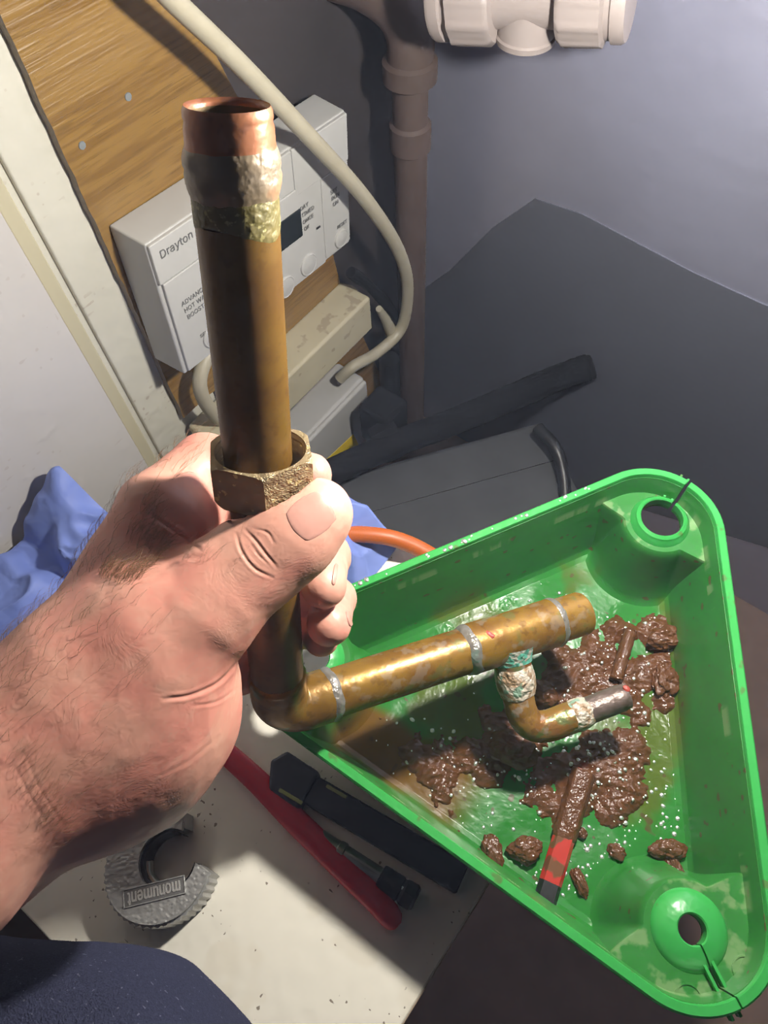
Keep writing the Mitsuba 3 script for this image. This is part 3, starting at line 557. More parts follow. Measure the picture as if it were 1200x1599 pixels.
# keep the mud on the tray floor
ins = np.ones_like(gx, bool); rf = ring(.0165, 0)[:, :2]
for k in range(len(rf)):
    a, b = rf[k], rf[(k + 1) % len(rf)]; ins &= ((b[0] - a[0]) * (gy - a[1]) - (b[1] - a[1]) * (gx - a[0])) > 0
pos = (th > -0.05) & ins
I = np.arange(nmx * nmx).reshape(nmx, nmx); okq = pos[:-1, :-1] | pos[1:, :-1] | pos[1:, 1:] | pos[:-1, 1:]
Q = np.stack([I[:-1, :-1], I[1:, :-1], I[1:, 1:], I[:-1, 1:]], -1)[okq]
sl = trimesh.Trimesh(np.stack([gx, gy, zz], -1).reshape(-1, 3), np.vstack([Q[:, [0, 1, 2]], Q[:, [0, 2, 3]]]), process=False); sl.remove_unreferenced_vertices()
obj('mud_sludge', sl, 'm_mud', True); tag('mud_sludge', 'wet brown sludge spread over the floor of the green tray', 'mud', kind='stuff')
def mudz(x, y):
    i = int(np.clip((x + 0.13) / 0.255 * (nmx - 1), 0, nmx - 1)); j = int(np.clip((y - 0.035) / 0.215 * (nmx - 1), 0, nmx - 1)); return max(zz[i, j], ZF)
clumps = [((822, 1326), (.0085, .0068, .0060), 'square mud clump beside the pencil near its red end', 0.72), ((770, 1332), (.0052, .0078, .0050), 'upright oval mud clump left of the square one near the tray edge', 0.72),
          ((1046, 1327), (.0086, .0048, .0048), 'long mud clump lying alone near the right wall of the tray', 0.72), ((1058, 1360), (.0034, .0070, .0034), 'narrow mud clump just below the lone long one', 0.95),
          ((908, 1378), (.0030, .0065, .0030), 'thin mud clump right of the pencil', 0.95), ((966, 1330), (.0045, .0032, .0026), 'small flat mud clump between pencil and lone long clump', 0.2),
          ((1005, 1362), (.0042, .0034, .0028), 'little mud clump above the lower right corner shelf', 0.2), ((909, 1300), (.0034, .0028, .0026), 'round mud crumb touching the right side of the pencil', 0.1),
          ((1036, 1000), (.0085, .0062, .0060), 'big mud clump in the upper right corner of the tray floor', 0.8), ((1038, 1062), (.0070, .0090, .0055), 'mud clump against the right wall of the tray', 0.3),
          ((845, 1084), (.0088, .0060, .0065), 'mud clump beneath the bend of the branch pipe', 0.2), ((800, 1172), (.0105, .0095, .0075), 'big wet mud clump in the shadow below the branch pipe', 0.5), ((958, 1387), (.0030, .0022, .002), 'tiny mud crumb left of the lower right corner shelf', 0.5)]
for i, (q, s, lab, rz) in enumerate(clumps):
    c = PZ(*q, ZF + 0.003); v, f = lumps((0, 0, 0), s, i + 3, 0.55, 1.5, 4); cz, sz = math.cos(rz), math.sin(rz)
    v = np.stack([v[:, 0] * cz - v[:, 1] * sz, v[:, 0] * sz + v[:, 1] * cz, v[:, 2]], 1) + [c[0], c[1], mudz(c[0], c[1]) + s[2] * 0.35]
    k = obj('mud_clump', (v, f), 'm_mud', True); tag(k, lab, 'mud', 'mud clumps in the green tray')
# carpenter's pencil
p0, p1 = PZ(853, 1402, ZF + 0.004), PZ(912, 1205, ZF + 0.006); pd = unit(p1 - p0); sd = unit(np.cross(pd, [0, 0, 1])); ud = np.cross(sd, pd)
hexp = [(0.0052, 0), (0.0034, 0.0033), (-0.0034, 0.0033), (-0.0052, 0), (-0.0034, -0.0033), (0.0034, -0.0033)]
Lp = np.linalg.norm(p1 - p0)
def hexbar(t0, t1, s=1.0): return hull_round([p0 + pd * t + sd * a * s + ud * b * s for t in (t0, t1) for a, b in hexp], 0.0003)
obj('carpenter_pencil__shaft', hexbar(0.007, Lp), 'm_pencil', 20)
obj('carpenter_pencil__black_end', hexbar(-0.002, 0.0069), 'm_black', 20); tag('carpenter_pencil__black_end', 'black painted end')
def mudcoat(t0, t1, seed):
    n, sg = 60, 40; out = []
    for t in np.linspace(t0, t1, n):
        for a in np.arange(sg) * 2 * math.pi / sg:
            e = np.array([math.cos(a), math.sin(a)]); h6 = min(0.0033 / max(abs(math.sin(a)), 1e-3), 0.0053 / (abs(math.cos(a)) + 0.0053 / 0.0033 * 0.34 * abs(math.sin(a)) + 1e-3))
            edge = min(1, (t - t0) / 0.004 + 0.0)
            q = meshkit.fbm(np.array([t * 260, e[0] * 1.4 + seed, e[1] * 1.4]), 3, seed)
            out.append(p0 + pd * t + (sd * e[0] + ud * e[1]) * (h6 + 0.0012 * (q - 0.30) * edge + 0.0010 * min(edge, 1) - 0.0004))
    v = np.array(out); i, j = np.meshgrid(np.arange(n - 1), np.arange(sg), indexing='ij')
    q = np.stack([i * sg + j, i * sg + (j + 1) % sg, (i + 1) * sg + (j + 1) % sg, (i + 1) * sg + j], -1).reshape(-1, 4)
    return trimesh.Trimesh(v, np.vstack([q[:, [0, 1, 2]], q[:, [0, 2, 3]]]), process=False)
obj('carpenter_pencil__mud_coat', mudcoat(0.026, Lp, 3), 'm_mud', True)
tag('carpenter_pencil', 'red hexagonal carpenter pencil with black end, half caked in mud in the tray', 'pencil')
# a second mud covered stick further up
s0_, s1_ = PZ(962, 1062, ZF + .005), PZ(985, 985, ZF + .006)
st = tube(spline([s0_, (s0_ + s1_) / 2 + [0, 0, .0005], s1_], 16), 0.0035 , 14); vv = np.array(st.vertices); vv += (meshkit.fbm(vv * 400, 3, 5)[:, None] - .5) * 0.0016
obj('muddy_stick', (vv, st.faces), 'm_mud', True); tag('muddy_stick', 'short mud covered stick in the upper sludge of the tray', 'stick')
# droplets
half = trimesh.creation.icosphere(2); dv, df = np.array(half.vertices), np.array(half.faces); DV, DF, nD = [], [], 0
dr_rng = np.random.default_rng(5)
def drop(x, y, z, r, fl=0.6):
    global nD
    DV.append(dv * [r * dr_rng.uniform(.8, 1.3), r * dr_rng.uniform(.8, 1.3), r * fl] + [x, y, z]); DF.append(df + nD); nD += len(dv)
areas = [(930, 1050, 70, 130), (800, 1170, 50, 34), (950, 1180, 60, 60), (700, 1220, 50, 26), (930, 1330, 90, 90), (760, 1320, 45, 30), (890, 1280, 60, 60), (1020, 1250, 55, 50), (1000, 1360, 45, 36), (1040, 1080, 35, 30), (930, 1370, 55, 34), (870, 930, 60, 24), (660, 1180, 40, 14)]
for (px, py, sp, n) in areas:
    for _ in range(n):
        q = PZ(px + dr_rng.normal() * sp, py + dr_rng.normal() * sp, ZF)
        d_ok = True
        for k in range(len(rf)):
            a, b = rf[k], rf[(k + 1) % len(rf)]; d_ok &= ((b[0] - a[0]) * (q[1] - a[1]) - (b[1] - a[1]) * (q[0] - a[0])) > 0.0
        d_ok &= all(np.linalg.norm(q[:2] - c) > 0.036 for c, _, _ in holes)
        if d_ok: drop(q[0], q[1], mudz(q[0], q[1]) + 0.0001, 0.0004 + 0.0008 * dr_rng.random() ** 2)
for _ in range(26):
    t = dr_rng.uniform(.24, .75); q = TA * (1 - t) + TC * t; nv = unit(TM - (TA + TC) / 2) * dr_rng.uniform(.0012, .003); drop(q[0] + nv[0], q[1] + nv[1], ZR, 0.0005 + .0009 * dr_rng.random() ** 2)
obj('water_droplets', (np.vstack(DV), np.vstack(DF)), 'm_drop_glint', True); tag('water_droplets', 'water droplets in near white metal for glints, scattered over the mud and the tray', 'water', kind='stuff')

# ------------------------------------------------------------------ tools on the board
# pipe cutter: a C of cast metal lying flat, gap towards the upper right
cc = PZ(245, 1352, 0.020); cz = 0.020; gap = math.atan2(*(PZ(330, 1300, cz) - cc)[1::-1]); RO, RI = 0.0262, 0.0140
cut_c = cc + 0.0055 * np.array([math.cos(gap), math.sin(gap), 0])
g0 = math.radians(37)
def cring(ro, ri, z0, z1, half, knurl=0.0, off=(0, 0)):
    an = np.linspace(gap + half, gap + 2 * math.pi - half, 220); r = ro + knurl * (np.abs(((an * 48 / (2 * math.pi)) % 1) - 0.5) * 2 - 0.5)
    o_ = np.stack([cc[0] + r * np.cos(an), cc[1] + r * np.sin(an)], 1)
    i_ = np.stack([cut_c[0] + ri * np.cos(an), cut_c[1] + ri * np.sin(an)], 1)
    poly = Polygon(np.vstack([o_, i_[::-1]])).buffer(0)
    m = trimesh.creation.extrude_polygon(poly, z1 - z0, engine='earcut'); m.apply_translation([0, 0, z0]); return m
obj('pipe_cutter__frame', cring(RO - 0.0012, RI, 0.017, 0.020, g0), 'm_cutter', 25)
obj('pipe_cutter__knurled_body', cring(RO, RI + 0.0015, 0.0005, 0.0172, g0 + 0.02, 0.0012), 'm_cutter', 25)
obj('pipe_cutter__inner_sleeve', cring(RI + 0.0030, RI - 0.0016, 0.002, 0.0168, g0 - 0.10), 'm_black', 25); tag('pipe_cutter__inner_sleeve', 'black inner sleeve')
wl = spline([[cut_c[0] + (RI - .001) * math.cos(gap + math.pi + a), cut_c[1] + (RI - .001) * math.sin(gap + math.pi + a), 0.010] for a in (-.5, 0, .5)], 4)
obj('pipe_cutter__roller', tube(wl, 0.003, 12), 'm_steel')
b0, b1 = PZ(195, 1404, cz), PZ(288, 1381, cz); bu = unit(b1 - b0); bw = np.array([-bu[1], bu[0], 0])  # bw points up in the picture
bl = np.linalg.norm(b1 - b0); pax = np.array([bu, bw, [0, 0, 1.0]])
obj('pipe_cutter__name_plate', rbox((0, -0.0035, -0.001), (bl, 0.0035, 0.0005), 0.0003, pax, b0), 'm_plate', 30)
for lo, hi in (((-.0006, -.0041, 0), (bl + .0006, -.0035, .001)), ((-.0006, .0035, 0), (bl + .0006, .0041, .001)), ((-.0006, -.004, 0), (0, .004, .001)), ((bl, -.004, 0), (bl + .0006, .004, .001))):
    obj('pipe_cutter__name_plate__border', rbox(lo, hi, 0.0002, pax, b0), 'm_cutter', 30)
tt = meshkit.text_mesh('monument', 0.0056, 0.0006, True); tw = tt.bounds[1][0]; k_ = (bl - 0.003) / tw; v = np.array(tt.vertices)
v = b0 + bu * (bl - 0.0015) - v[:, :1] * k_ * bu - (v[:, 1:2] - 0.0021) * bw + np.array([0, 0, 0.0004]) + v[:, 2:] * np.array([0, 0, 1.0])
obj('pipe_cutter__lettering', trimesh.Trimesh(v, tt.faces), 'm_letter', False)
tag('pipe_cutter', 'grey metal C shaped pipe cutter with knurled edge lying on the cream board', 'pipe cutter')
# red handled tool
rh = spline([PZ(290, 1128, .012), PZ(340, 1165, .011), PZ(400, 1218, .010), PZ(460, 1280, .009), PZ(530, 1348, .009), PZ(585, 1402, .0085), PZ(622, 1446, .0075)], 12)
n = len(rh); rr = np.interp(np.linspace(0, 1, n), [0, .1, .4, .75, .93, .98, 1], [.0050, .0055, .0062, .0064, .0058, .0048, .0022])
hm = tube(rh, rr, 28); v = np.array(hm.vertices); v[:, 2] = 0.0008 + (v[:, 2] - v[:, 2].min()) * 0.8
obj('pliers__handle', (v, hm.faces), 'm_red', True)
rh2 = spline([PZ(300, 1110, .014), PZ(250, 1090, .013), PZ(205, 1062, .012), PZ(170, 1040, .012)], 8)
obj('pliers__jaw', tube(rh2, np.linspace(.005, .0065, len(rh2)), 16), 'm_steel', 40)
tag('pliers', 'red handled pliers on the cream board partly under the hand', 'pliers')
# dark case strip
c0, c1 = PZ(440, 1208, 0.0), PZ(722, 1374, 0.0); cu = unit((c1 - c0) * [1, 1, 0]); cw = np.array([-cu[1], cu[0], 0]); cl_ = np.linalg.norm(c1 - c0); ca = np.array([cu, cw, [0, 0, 1.0]])
obj('dark_blade_case__body', rbox((0.012, -0.0075, 0.0005), (cl_, 0.0075, 0.009), 0.0012, ca, c0), 'm_navy')
obj('dark_blade_case__grip', hull_round([c0 + cu * a + cw * b + [0, 0, z] for a, b in ((-.004, .002), (0.0, .0085), (.018, .0075), (.018, -.0095), (0.002, -.0095)) for z in (.002, .010)], 0.0018), 'm_navy')
obj('dark_blade_case__stripe', rbox((0.026, .0045, 0.0085), (0.038, .0062, 0.0096), 0.0003, ca, c0), 'm_stripe')
obj('dark_blade_case__stripe', rbox((0.006, -.0090, 0.0112), (0.020, -.0072, 0.0125), 0.0003, ca, c0), 'm_stripe')
tag('dark_blade_case', 'long flat navy black plastic case beside the red handle', 'case')
r0_, r1_ = PZ(440, 1270, .006), PZ(640, 1398, .006); ra = unit(r1_ - r0_); rl = np.linalg.norm(r1_ - r0_)
obj('slim_torch__barrel', lathe([(0, 0), (.0042, .0005), (.0042, rl * .45), (.0048, rl * .45 + .0005), (.0048, rl * .5), (.0042, rl * .5 + .0005), (.0042, rl * .8), (0, rl * .8)], r0_, ra, 28), 'm_steel', 30)
obj('slim_torch__head', lathe([(0, rl * .78), (.0056, rl * .78), (.0060, rl * .8), (.0060, rl * .93), (.0052, rl * .94), (.0062, rl * .96), (.0062, rl * 1.03), (.005, rl * 1.05), (0, rl * 1.05)], r0_, ra, 12), 'm_black', 30)
obj('slim_torch__clip', rbox((0, 0, 0), (.03, .0016, .0008), .0003, np.array([ra, np.cross([0, 0, 1.0], ra), np.cross(ra, np.cross([0, 0, 1.0], ra))]), r0_ + ra * rl * .55 + [0, 0, .0045]), 'm_steel')
tag('slim_torch', 'slim metal torch with black head lying between the red handle and the dark case', 'torch')

# ------------------------------------------------------------------ copper pipe assembly
EL = P(438, 1109, .3205); HE = P(913, 949, .3705); PR = 0.011
LU = np.linalg.norm(EL - TOP); AH = unit(HE - EL); AH = unit(AH - AX * (AH @ AX) * 1.0); LH = np.linalg.norm(HE - EL)
BR = 0.0125                                # bend radius of the elbow
def wobble(amp, fq, seed):
    def fn(rr, hh, an): return rr + amp * (meshkit.fbm(np.stack([np.cos(an) * 1.5, np.sin(an) * 1.5, hh * fq], -1), 3, seed) - 0.5) * (rr > 0.004), hh
    return fn
obj('copper_pipe__upright', lathe([(PR, .0265), (PR, LU - BR - .010)], TOP, AX, 64), 'm_pipe', 60)
# bright socket at the top, open
sock = [(.0092, .0016), (.0093, .0008), (.0096, .0002), (.0103, -.0002), (.0108, .0008), (.0109, .0022), (.0106, .0032), (.0110, .0045), (.0111, .0078), (.0113, .0092), (.0118, .0102)]
obj('copper_pipe__socket', lathe(sock, TOP, AX, 72, wob=wobble(.00022, 300, 3)), 'm_bright', 60); tag('copper_pipe__socket', 'bright pink copper end with open bore')
obj('copper_pipe__bore', lathe([(.0, .0452), (.0092, .0450), (.0092, .0015)], TOP, AX, 48), 'm_bore', 40)
ring_ = [(.0112, .0086), (.0117, .0096), (.0121, .0110), (.0122, .0126), (.0119, .0138), (.0122, .0152), (.0121, .0168), (.0117, .0184), (.0111, .0205)]
obj('copper_pipe__swaged_ring', lathe(ring_, TOP, AX, 96, wob=wobble(.0005, 260, 8)), 'm_collar', 60); tag('copper_pipe__swaged_ring', 'bulging grey brown soldered ring')
obj('copper_pipe__flux_crust', lathe([(.0109, .0185), (.0112, .020), (.01122, .0235), (.0112, .0262), (.0111, .0276), (.0108, .0284)], TOP, AX, 120, wob=lambda rr, hh, an: (rr + .0004 * (meshkit.fbm(np.stack([np.cos(an) * 5, np.sin(an) * 5, hh * 500], -1), 3, 4) - .5), hh + .0022 * np.sin(an * 2 + 1) * (hh > .026))), 'm_crust', 60); tag('copper_pipe__flux_crust', 'yellow green flux crust')
# elbow: arc from upright to horizontal
ang = np.linspace(0, math.pi / 2, 22); o_ = EL - AX * BR + AH * BR
arc = np.array([o_ - AH * BR * math.cos(a) + AX * BR * math.sin(a) for a in ang])
path = np.vstack([EL - AX * (BR + .0105), arc, EL + AH * (BR + .0105)])
obj('copper_pipe__elbow', tube(path, PR + .0010, 56), 'm_elbow', 60)
def solder(o, axis, r, key='copper_pipe__solder_joint', w=.0032, seed=1, m='m_solder'):
    return obj(key, lathe([(r - .0004, -w), (r + .0008, -w * .6), (r + .0014, -w * .1), (r + .0011, w * .5), (r - .0002, w)], o, axis, 64, wob=lambda rr, hh, an: (rr + .0007 * (meshkit.fbm(np.stack([np.cos(an) * 2, np.sin(an) * 2, hh * 300], -1), 3, seed) - .5), hh + .0022 * (meshkit.fbm(np.stack([np.cos(an) * 1.6 + 7, np.sin(an) * 1.6, an * 0 + seed], -1), 2, seed) - .5))), m, 60)
solder(EL - AX * (BR + .0105), AX, PR - .0003, seed=2, m='m_elbow'); solder(EL + AH * (BR + .0105), AH, PR, seed=3)
obj('copper_pipe__run', lathe([(PR, BR + .009), (PR, LH - .052)], EL, AH, 64), 'm_pipe_spotted', 60)
tee0, tee1 = LH - .066, LH - .018
obj('copper_pipe__tee', lathe([(PR, tee0), (PR + .0012, tee0 + .0006), (PR + .0012, tee0 + .012), (PR + .0008, tee0 + .016), (PR + .0010, tee1 - .010), (PR + .0012, tee1 - .001), (PR, tee1)], EL, AH, 64, wob=wobble(.0003, 100, 6)), 'm_pipe_spotted', 60)
solder(EL + AH * tee0, AH, PR, seed=4, w=.0042); solder(EL + AH * tee1, AH, PR, seed=5, w=.003)
obj('copper_pipe__open_end', lathe([(PR, tee1 - .002), (PR, LH - .0012), (PR - .0006, LH), (PR - .0016, LH), (PR - .0018, LH - .02)], EL, AH, 64), 'm_pipe_spotted', 60)
tp = EL + AH * ((tee0 + tee1) / 2 - .002)
BE = P(799, 1153, .357); bd = BE - tp; bd = unit(bd - AH * (bd @ AH) * 0.75); BLn = np.linalg.norm(BE - tp)
BE = tp + bd * BLn; bend_ = P(980, 1086, .365); b2 = unit(bend_ - BE); BL2 = np.linalg.norm(bend_ - BE); rb = 0.0066
obj('copper_pipe__tee_branch', lathe([(.0110, .006), (.0098, .0105), (.0090, .0125), (.0086, .0235), (.0076, .0245)], tp, bd, 48, wob=wobble(.0006, 300, 5)), 'm_branch', 60)
solder(tp + bd * .0205, bd, .0085, seed=7, w=.0085, m='m_lime', key='copper_pipe__limescale')
obj('copper_pipe__verdigris', lathe([(.0125, .0050), (.0112, .0082), (.0101, .0105), (.0092, .0128)], tp, bd, 48, wob=wobble(.0016, 300, 9)), 'm_verdigris', 60); tag('copper_pipe__verdigris', 'green and white verdigris crust')
k_ = 0.0165; cs_ = np.clip(bd @ b2, -1, 1)
t_in = BE - bd * k_; t_out = BE + b2 * k_
arc2 = np.array([(1 - t) ** 2 * t_in + 2 * t * (1 - t) * BE + t * t * t_out for t in np.linspace(0, 1, 20)])
obj('copper_pipe__branch_elbow', tube(np.vstack([t_in - bd * .0075, arc2, t_out + b2 * .009]), rb + .0011, 40), 'm_branch', 60)
solder(t_out + b2 * .0115, b2, rb + .0001, seed=9, w=.0065, m='m_lime', key='copper_pipe__limescale')
obj('copper_pipe__branch_stub', lathe([(rb, k_ + .008), (rb, BL2 - .004), (rb - .0005, BL2 - .0005), (rb - .0012, BL2), (rb - .0014, BL2 - .012)], BE, b2, 40, wob=wobble(.0005, 200, 2)), 'm_stub', 60)
obj('copper_pipe__paint_mark', lumps(EL + AH * (tee0 + .008) + unit(unit(C - EL) - AH * (unit(C - EL) @ AH) - AX * .9) * (PR + .0010), (.0024, .0013, .0006), 2, .5, 2, 2), 'm_redpaint', True); tag('copper_pipe__paint_mark', 'red paint speck')
obj('copper_pipe__paint_mark', lumps(bend_ - b2 * .002 - unit(AX) * (rb - .0002), (.0018, .0016, .0007), 5, .5, 2, 2), 'm_redpaint', True); tag('copper_pipe__paint_mark_001', 'red paint speck')
tag('copper_pipe', 'tarnished copper pipe assembly with elbow, tee and small branch held over the tray', 'pipe')

# brass nut
_t = min(np.linspace(0, 1, 400), key=lambda t: abs(799.5 - FPX * (M.T @ (TOP + (EL - TOP) * t - C))[1] / (M.T @ (TOP + (EL - TOP) * t - C))[2] - 699)); NC = TOP + (EL - TOP) * _t + 0.0012 * unit(M @ np.array([1, -.5, 0])); a_, b_, n_ = frame(AX, C - NC)
def hexnut():
    hexa = m3.Manifold.cylinder(0.0150, 0.0182, 0.0182, 6).rotate((0, 0, 30))
    cap = m3.Manifold.revolve(m3.CrossSection([np.array([[0, -.001], [.0160, -.001], [.0186, .0016], [.0186, .0112], [.0168, .0150], [0, .0150]])]), 96)
    bore = m3.Manifold.revolve(m3.CrossSection([np.array([[0, -.01], [.0152, -.01], [.0146, .0006], [.0141, .0014]] + [[.0141 + (.0006 if k % 2 else 0), .002 + .00055 * k] for k in range(16)] + [[.0125, .0112], [.0118, .0165], [0, .0165]])]), 72)
    return tm((hexa ^ cap) - bore)
nm = hexnut(); v = np.array(nm.vertices); vz = v[:, 2]
tl = unit(AX + 0.06 * unit(C - NC)); a_, b_, n_ = frame(tl, C - NC)
nm = trimesh.Trimesh(NC + v[:, :1] * a_ + v[:, 1:2] * b_ + vz[:, None] * n_, nm.faces)
obj('brass_nut', nm, 'm_nut', 25); tag('brass_nut', 'dull brass hexagon nut loose on the upright copper pipe above the thumb', 'nut')

# ------------------------------------------------------------------ person: left hand and forearm, trouser leg
def cam3(px, py, Z): return np.array([(px - 600) / FPX * Z, (799.5 - py) / FPX * Z, Z])
hs = 0.00125
lo = np.array([-0.215, -0.215, 0.19]); hi = np.array([0.0, 0.045, 0.375])
dims = np.ceil((hi - lo) / hs).astype(int)
GX, GY, GZ = [lo[k] + hs * np.arange(dims[k], dtype=np.float32) for k in range(3)]
def cone(a, b, ra, rb, out=None):
    a, b = np.asarray(a), np.asarray(b); ab = b - a; L2 = ab @ ab
    px, py, pz = GX[:, None, None] - a[0], GY[None, :, None] - a[1], GZ[None, None, :] - a[2]
    t = np.clip((px * ab[0] + py * ab[1] + pz * ab[2]) / L2, 0, 1).astype(np.float32)
    return np.sqrt((px - t * ab[0]) ** 2 + (py - t * ab[1]) ** 2 + (pz - t * ab[2]) ** 2) - (ra + (rb - ra) * t)
def chain(js, k=0.004):
    d = None
    for (a, ra), (b, rb_) in zip(js[:-1], js[1:]):
        c = cone(a, b, ra, rb_); d = c if d is None else smin(d, c, k)
    return d
J = lambda px, py, Z, r: (cam3(px, py, Z), r)
palm = chain([J(-330, 1520, .203, .0280), J(-105, 1322, .217, .0255), J(30, 1168, .2285, .0226), J(120, 1105, .2380, .0233)], .02)
for js, k in (([J(110, 1110, .246, .0220), J(180, 960, .251, .0178), J(245, 800, .258, .0125)], .016),        # index metacarpal
              ([J(100, 1110, .262, .0225), J(230, 900, .278, .016), J(275, 860, .292, .012)], .016),
              ([J(190, 1080, .272, .026), J(280, 940, .303, .013)], .016), ([J(200, 1110, .278, .026), J(292, 1000, .314, .012)], .016),
              ([J(160, 1118, .2405, .0232), J(235, 1083, .2455, .0240), J(278, 1050, .2545, .0182)], .022), ([J(-320, 1590, .232, .026), J(-120, 1405, .244, .0232), J(20, 1292, .256, .0212), J(150, 1222, .264, .0205)], .02),             # heel of the hand
              ([J(165, 1190, .2505, .0228), J(215, 1165, .2540, .0242), J(268, 1130, .2645, .0200)], .022)):
    palm = smin(palm, chain(js), k)
thumb = chain([J(150, 1060, .2345, .0217), J(245, 990, .2355, .0197), J(318, 947, .2370, .0169), J(362, 905, .2380, .0145), J(408, 872, .2390, .0137), J(455, 836, .2398, .0132), J(494, 803, .2402, .0111)], .006)
palm = smin(palm, thumb, .016)
web = chain([J(215, 900, .262, .014), J(275, 830, .268, .010), J(330, 790, .276, .007)], .01)
palm = smin(palm, web, .014)
palm = smin(palm, chain([J(285, 865, .280, .013), J(352, 832, .288, .0095)]), .008)
palm = smin(palm, chain([J(318, 1035, .315, .014), J(372, 1045, .322, .0105)]), .008)
fing = [[J(245, 795, .262, .0130), J(318, 722, .281, .0108), J(415, 733, .279, .0093), J(484, 742, .2655, .0080)],
        [J(270, 860, .292, .0120), J(405, 850, .318, .0100), J(510, 868, .3000, .0094), J(506, 915, .2770, .0086)],
        [J(280, 935, .305, .0118), J(412, 930, .334, .0098), J(521, 935, .312, .0092), J(515, 975, .2850, .0088)],
        [J(292, 995, .318, .0105), J(405, 988, .336, .0085), J(492, 985, .318, .0078), J(502, 998, .3015, .0072)]]
D = palm
for k, js in enumerate(fing):
    D = smin(D, smin(palm, chain(js, .003), .005 if k else .006), .0016)
# keep clear of pipe and nut
ptop, pel = cam3(355, 165, .1755), cam3(438, 1109, .3205)
D = np.maximum(D, -(cone(ptop, pel, PR + .0004, PR + .0004)))
ncc = M.T @ (NC - C); nax = M.T @ tl
D = np.maximum(D, -(cone(ncc + nax * .0035, ncc + nax * .0125, .0172, .0172) ))
hm = nets(D.astype(np.float64), lo, hs)
trimesh.smoothing.filter_taubin(hm, iterations=6)
# creases and knuckle wrinkles pressed in along drawn skin lines, on a finer mesh there
CREASES = (([(369, 834), (378, 862), (398, 888), (425, 902)], 2.4, .00042), ([(384, 828), (400, 845), (416, 866), (432, 885)], 2.2, .00038), ([(398, 826), (418, 832), (428, 848)], 2.0, .00028), ([(392, 850), (405, 868), (418, 880)], 1.8, .00022),
          ([(376, 1030), (345, 1062), (300, 1085), (255, 1092)], 2.8, .0006), ([(372, 1075), (340, 1095), (300, 1102)], 2.4, .00025), ([(230, 800), (262, 822), (285, 838), (312, 858)], 3.0, .0008), ([(250, 842), (290, 838)], 3, .0003),
          ([(165, 896), (195, 904), (240, 893), (275, 880)], 2.6, .0005), ([(255, 1210), (300, 1185), (340, 1150)], 3, .0002), ([(20, 1190), (45, 1240), (75, 1290)], 3, .00012), ([(40, 1180), (62, 1232), (100, 1290)], 3, .0001),
          ([(210, 840), (245, 860), (290, 866)], 3, .0003), ([(262, 870), (300, 872), (330, 862)], 3, .0002))
for _ in range(2):
    V = np.array(hm.vertices); fc = V[hm.faces].mean(1); fx, fy = 600 + FPX * fc[:, 0] / fc[:, 2], 799.5 - FPX * fc[:, 1] / fc[:, 2]
    near = np.zeros(len(fc), bool); front = (hm.face_normals * fc).sum(1) < 0
    if front.mean() < .2: front = ~front
    for pts, _w, _d in CREASES:
        for q in spline([[a, b, 0] for a, b in pts], 6)[:, :2]: near |= (fx - q[0]) ** 2 + (fy - q[1]) ** 2 < 14 ** 2
    vv_, ff_ = trimesh.remesh.subdivide(hm.vertices, hm.faces, face_index=np.where(near & front)[0])
    hm = trimesh.Trimesh(vv_, ff_, process=False)
vn = hm.vertex_normals; V = np.array(hm.vertices); pxs = 600 + FPX * V[:, 0] / V[:, 2]; pys = 799.5 - FPX * V[:, 1] / V[:, 2]
facing = (vn * V).sum(1) < 0
disp = np.zeros(len(V))
def crease(pts, width, depth):
    global disp
    q = spline([[a, b, 0] for a, b in pts], 10)[:, :2]; d2 = np.full(len(V), 1e9); s = np.zeros(len(V))
    for a, b in zip(q[:-1], q[1:]):
        ab = b - a; t = np.clip(((pxs - a[0]) * ab[0] + (pys - a[1]) * ab[1]) / (ab @ ab), 0, 1)
        d2 = np.minimum(d2, (pxs - a[0] - t * ab[0]) ** 2 + (pys - a[1] - t * ab[1]) ** 2)
    e0 = np.minimum(np.hypot(pxs - q[0, 0], pys - q[0, 1]), np.hypot(pxs - q[-1, 0], pys - q[-1, 1]))
    disp -= np.where(facing, depth * np.exp(-d2 / width ** 2) * np.clip(0.35 + e0 / 25, 0, 1), 0) - np.where(facing, depth * 0.35 * np.exp(-(np.sqrt(d2) - 2.2 * width) ** 2 / width ** 2) * np.clip(e0 / 25, 0, 1), 0)
for pts, w_c, d_c in CREASES: crease(pts, w_c, d_c * 0.5)
fine = (meshkit.fbm(V * 70, 3, 2) - .5) * .0012 + (meshkit.fbm(V * 420, 2, 4) - .5) * .00006
V = V + vn * (disp + fine * np.clip(1, 0, 1))[:, None]
hw = C + V @ M.T
arm = trimesh.Trimesh(hw, hm.faces, process=False)
if arm.volume < 0: arm = trimesh.Trimesh(hw, hm.faces[:, ::-1], process=False)
obj('person__arm', arm, 'm_skin', True)
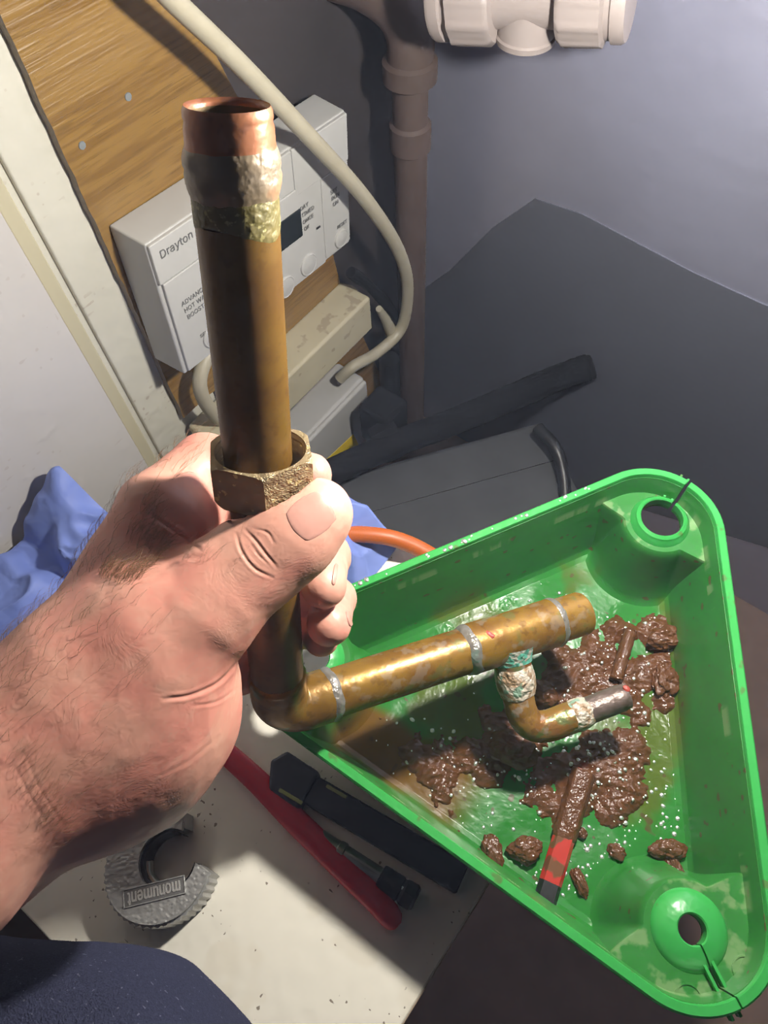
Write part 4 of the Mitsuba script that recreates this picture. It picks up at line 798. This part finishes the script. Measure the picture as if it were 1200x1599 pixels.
# nails: thin plates laid on the fingers
def nail(cx, cy, a, hl, hw_, key, mtl='m_nail', view=None, lift=.00045):
    a = np.array(a) / np.hypot(*a); b = np.array([-a[1], a[0]]); n = 22; src = C if view is None else view
    U, Vv = np.meshgrid(np.linspace(-1, 1, n), np.linspace(-1, 1, n), indexing='ij')
    su, sv = U * np.sqrt(1 - .42 * Vv ** 2), Vv * np.sqrt(1 - .42 * U ** 2)
    qx = cx + a[0] * su * hl + b[0] * sv * hw_; qy = cy + a[1] * su * hl + b[1] * sv * hw_
    O = np.tile(C, (n * n, 1)); Dr = np.array([unit(ray(x, y)) for x, y in zip(qx.ravel(), qy.ravel())])
    loc_, ri, ti = arm.ray.intersects_location(O, Dr, multiple_hits=False)
    pts = np.full((n * n, 3), np.nan); nn_ = np.zeros((n * n, 3)); pts[ri] = loc_; nn_[ri] = arm.face_normals[ti]
    d_ = np.linalg.norm(pts - C, axis=1); med = np.nanmedian(d_); bad = ~(np.abs(d_ - med) < .012)
    pts[bad] = C + Dr[bad] * med
    g = pts.reshape(n, n, 3)
    from scipy.ndimage import gaussian_filter
    for k in range(3): g[..., k] = gaussian_filter(g[..., k], 1.6, mode='nearest')
    nr = unit(nn_[ri].mean(0)); edge = np.maximum(np.abs(U), np.abs(Vv))
    h = lift - (lift + .0005) * np.clip((edge - .8) / .2, 0, 1) ** 2
    top = (g + nr * h[..., None]).reshape(-1, 3); I = np.arange(n * n).reshape(n, n)
    Q = np.stack([I[:-1, :-1], I[1:, :-1], I[1:, 1:], I[:-1, 1:]], -1).reshape(-1, 4)
    m = trimesh.Trimesh(top, np.vstack([Q[:, [0, 1, 2]], Q[:, [0, 2, 3]]]), process=False)
    if (m.face_normals.mean(0) @ nr) < 0: m.invert()
    return obj(key, m, mtl, True)
nail(486, 806, (.80, -.60), 41, 38, 'person__thumb_nail', lift=.0002)
nail(523, 897, (-.15, 1), 20, 4.0, 'person__finger_nail'); nail(545, 966, (.25, 1), 15, 3.5, 'person__finger_nail')
# hairs on the back of the forearm and hand
hr = np.random.default_rng(11); sel = []
cand = np.where((vn @ np.array([-.62, .62, -.3]) > 0.25) & (pys + 1.25 * pxs < 1180) & (pxs > -40))[0]
cand2 = np.where((pxs < 250) & (pys > 940) & (pys < 1330) & facing & (pxs + (pys - 940) * .45 < 270))[0]
HV, HF, nh = [], [], 0
for src, cnt in ((cand, 900), (cand2, 420), (np.where(facing & (pxs > 280) & (pxs < 400) & (pys > 850) & (pys < 930))[0], 60)):
    w_h = .00006 if src is cand else .000032
    for i in hr.choice(src, cnt):
        root = hw[i]; nrm_ = M @ vn[i]; along = M @ unit(np.array([.55, .75, 0]) + hr.normal(0, .25, 3)); L_ = hr.uniform(.004, .009)
        along = unit(along - nrm_ * (along @ nrm_) * .8)
        p_ = np.array([root - nrm_ * .0003, root + nrm_ * L_ * .22 + along * L_ * .35, root + nrm_ * L_ * .28 + along * L_ * .75, root + nrm_ * L_ * .2 + along * L_])
        m = tube(p_, [w_h, w_h, w_h * .8, w_h * .3], 3, False); HV.append(m.vertices); HF.append(m.faces + nh); nh += len(m.vertices)
obj('person__arm_hair', (np.vstack(HV), np.vstack(HF)), 'm_hair', True); tag('person__arm_hair', 'fine brown arm hair', kind='stuff')
# trouser leg: a rounded thigh at the lower left
th_ = [(cam3(-60, 1790, .262), .066), (cam3(140, 1770, .268), .052), (cam3(300, 1850, .275), .045)]
hs2 = 0.003; lo2 = np.array([-.30, -.40, .15]); hi2 = np.array([0.05, -.12, .38]); d2 = np.ceil((hi2 - lo2) / hs2).astype(int)
GX, GY, GZ = [lo2[k] + hs2 * np.arange(d2[k], dtype=np.float32) for k in range(3)]
D2 = smin(chain(th_[:2]), chain(th_[1:]), .03)
for k in range(3):
    for e in (0, -1):
        ix = [slice(None)] * 3; ix[k] = e; D2[tuple(ix)] = np.maximum(D2[tuple(ix)], .001)
tmesh = nets(D2.astype(float), lo2, hs2); trimesh.smoothing.filter_taubin(tmesh, iterations=8)
V2 = np.array(tmesh.vertices); V2 += tmesh.vertex_normals * ((meshkit.fbm(V2 * 26, 3, 6) - .5) * .006)[:, None]
leg = trimesh.Trimesh(C + V2 @ M.T, tmesh.faces, process=False)
if leg.volume < 0: leg.invert()
obj('person__trouser_leg', leg, 'm_denim', True); tag('person__trouser_leg', 'navy trouser leg')
tag('person', 'left hand and hairy forearm gripping the copper pipe, navy trouser knee below', 'person')
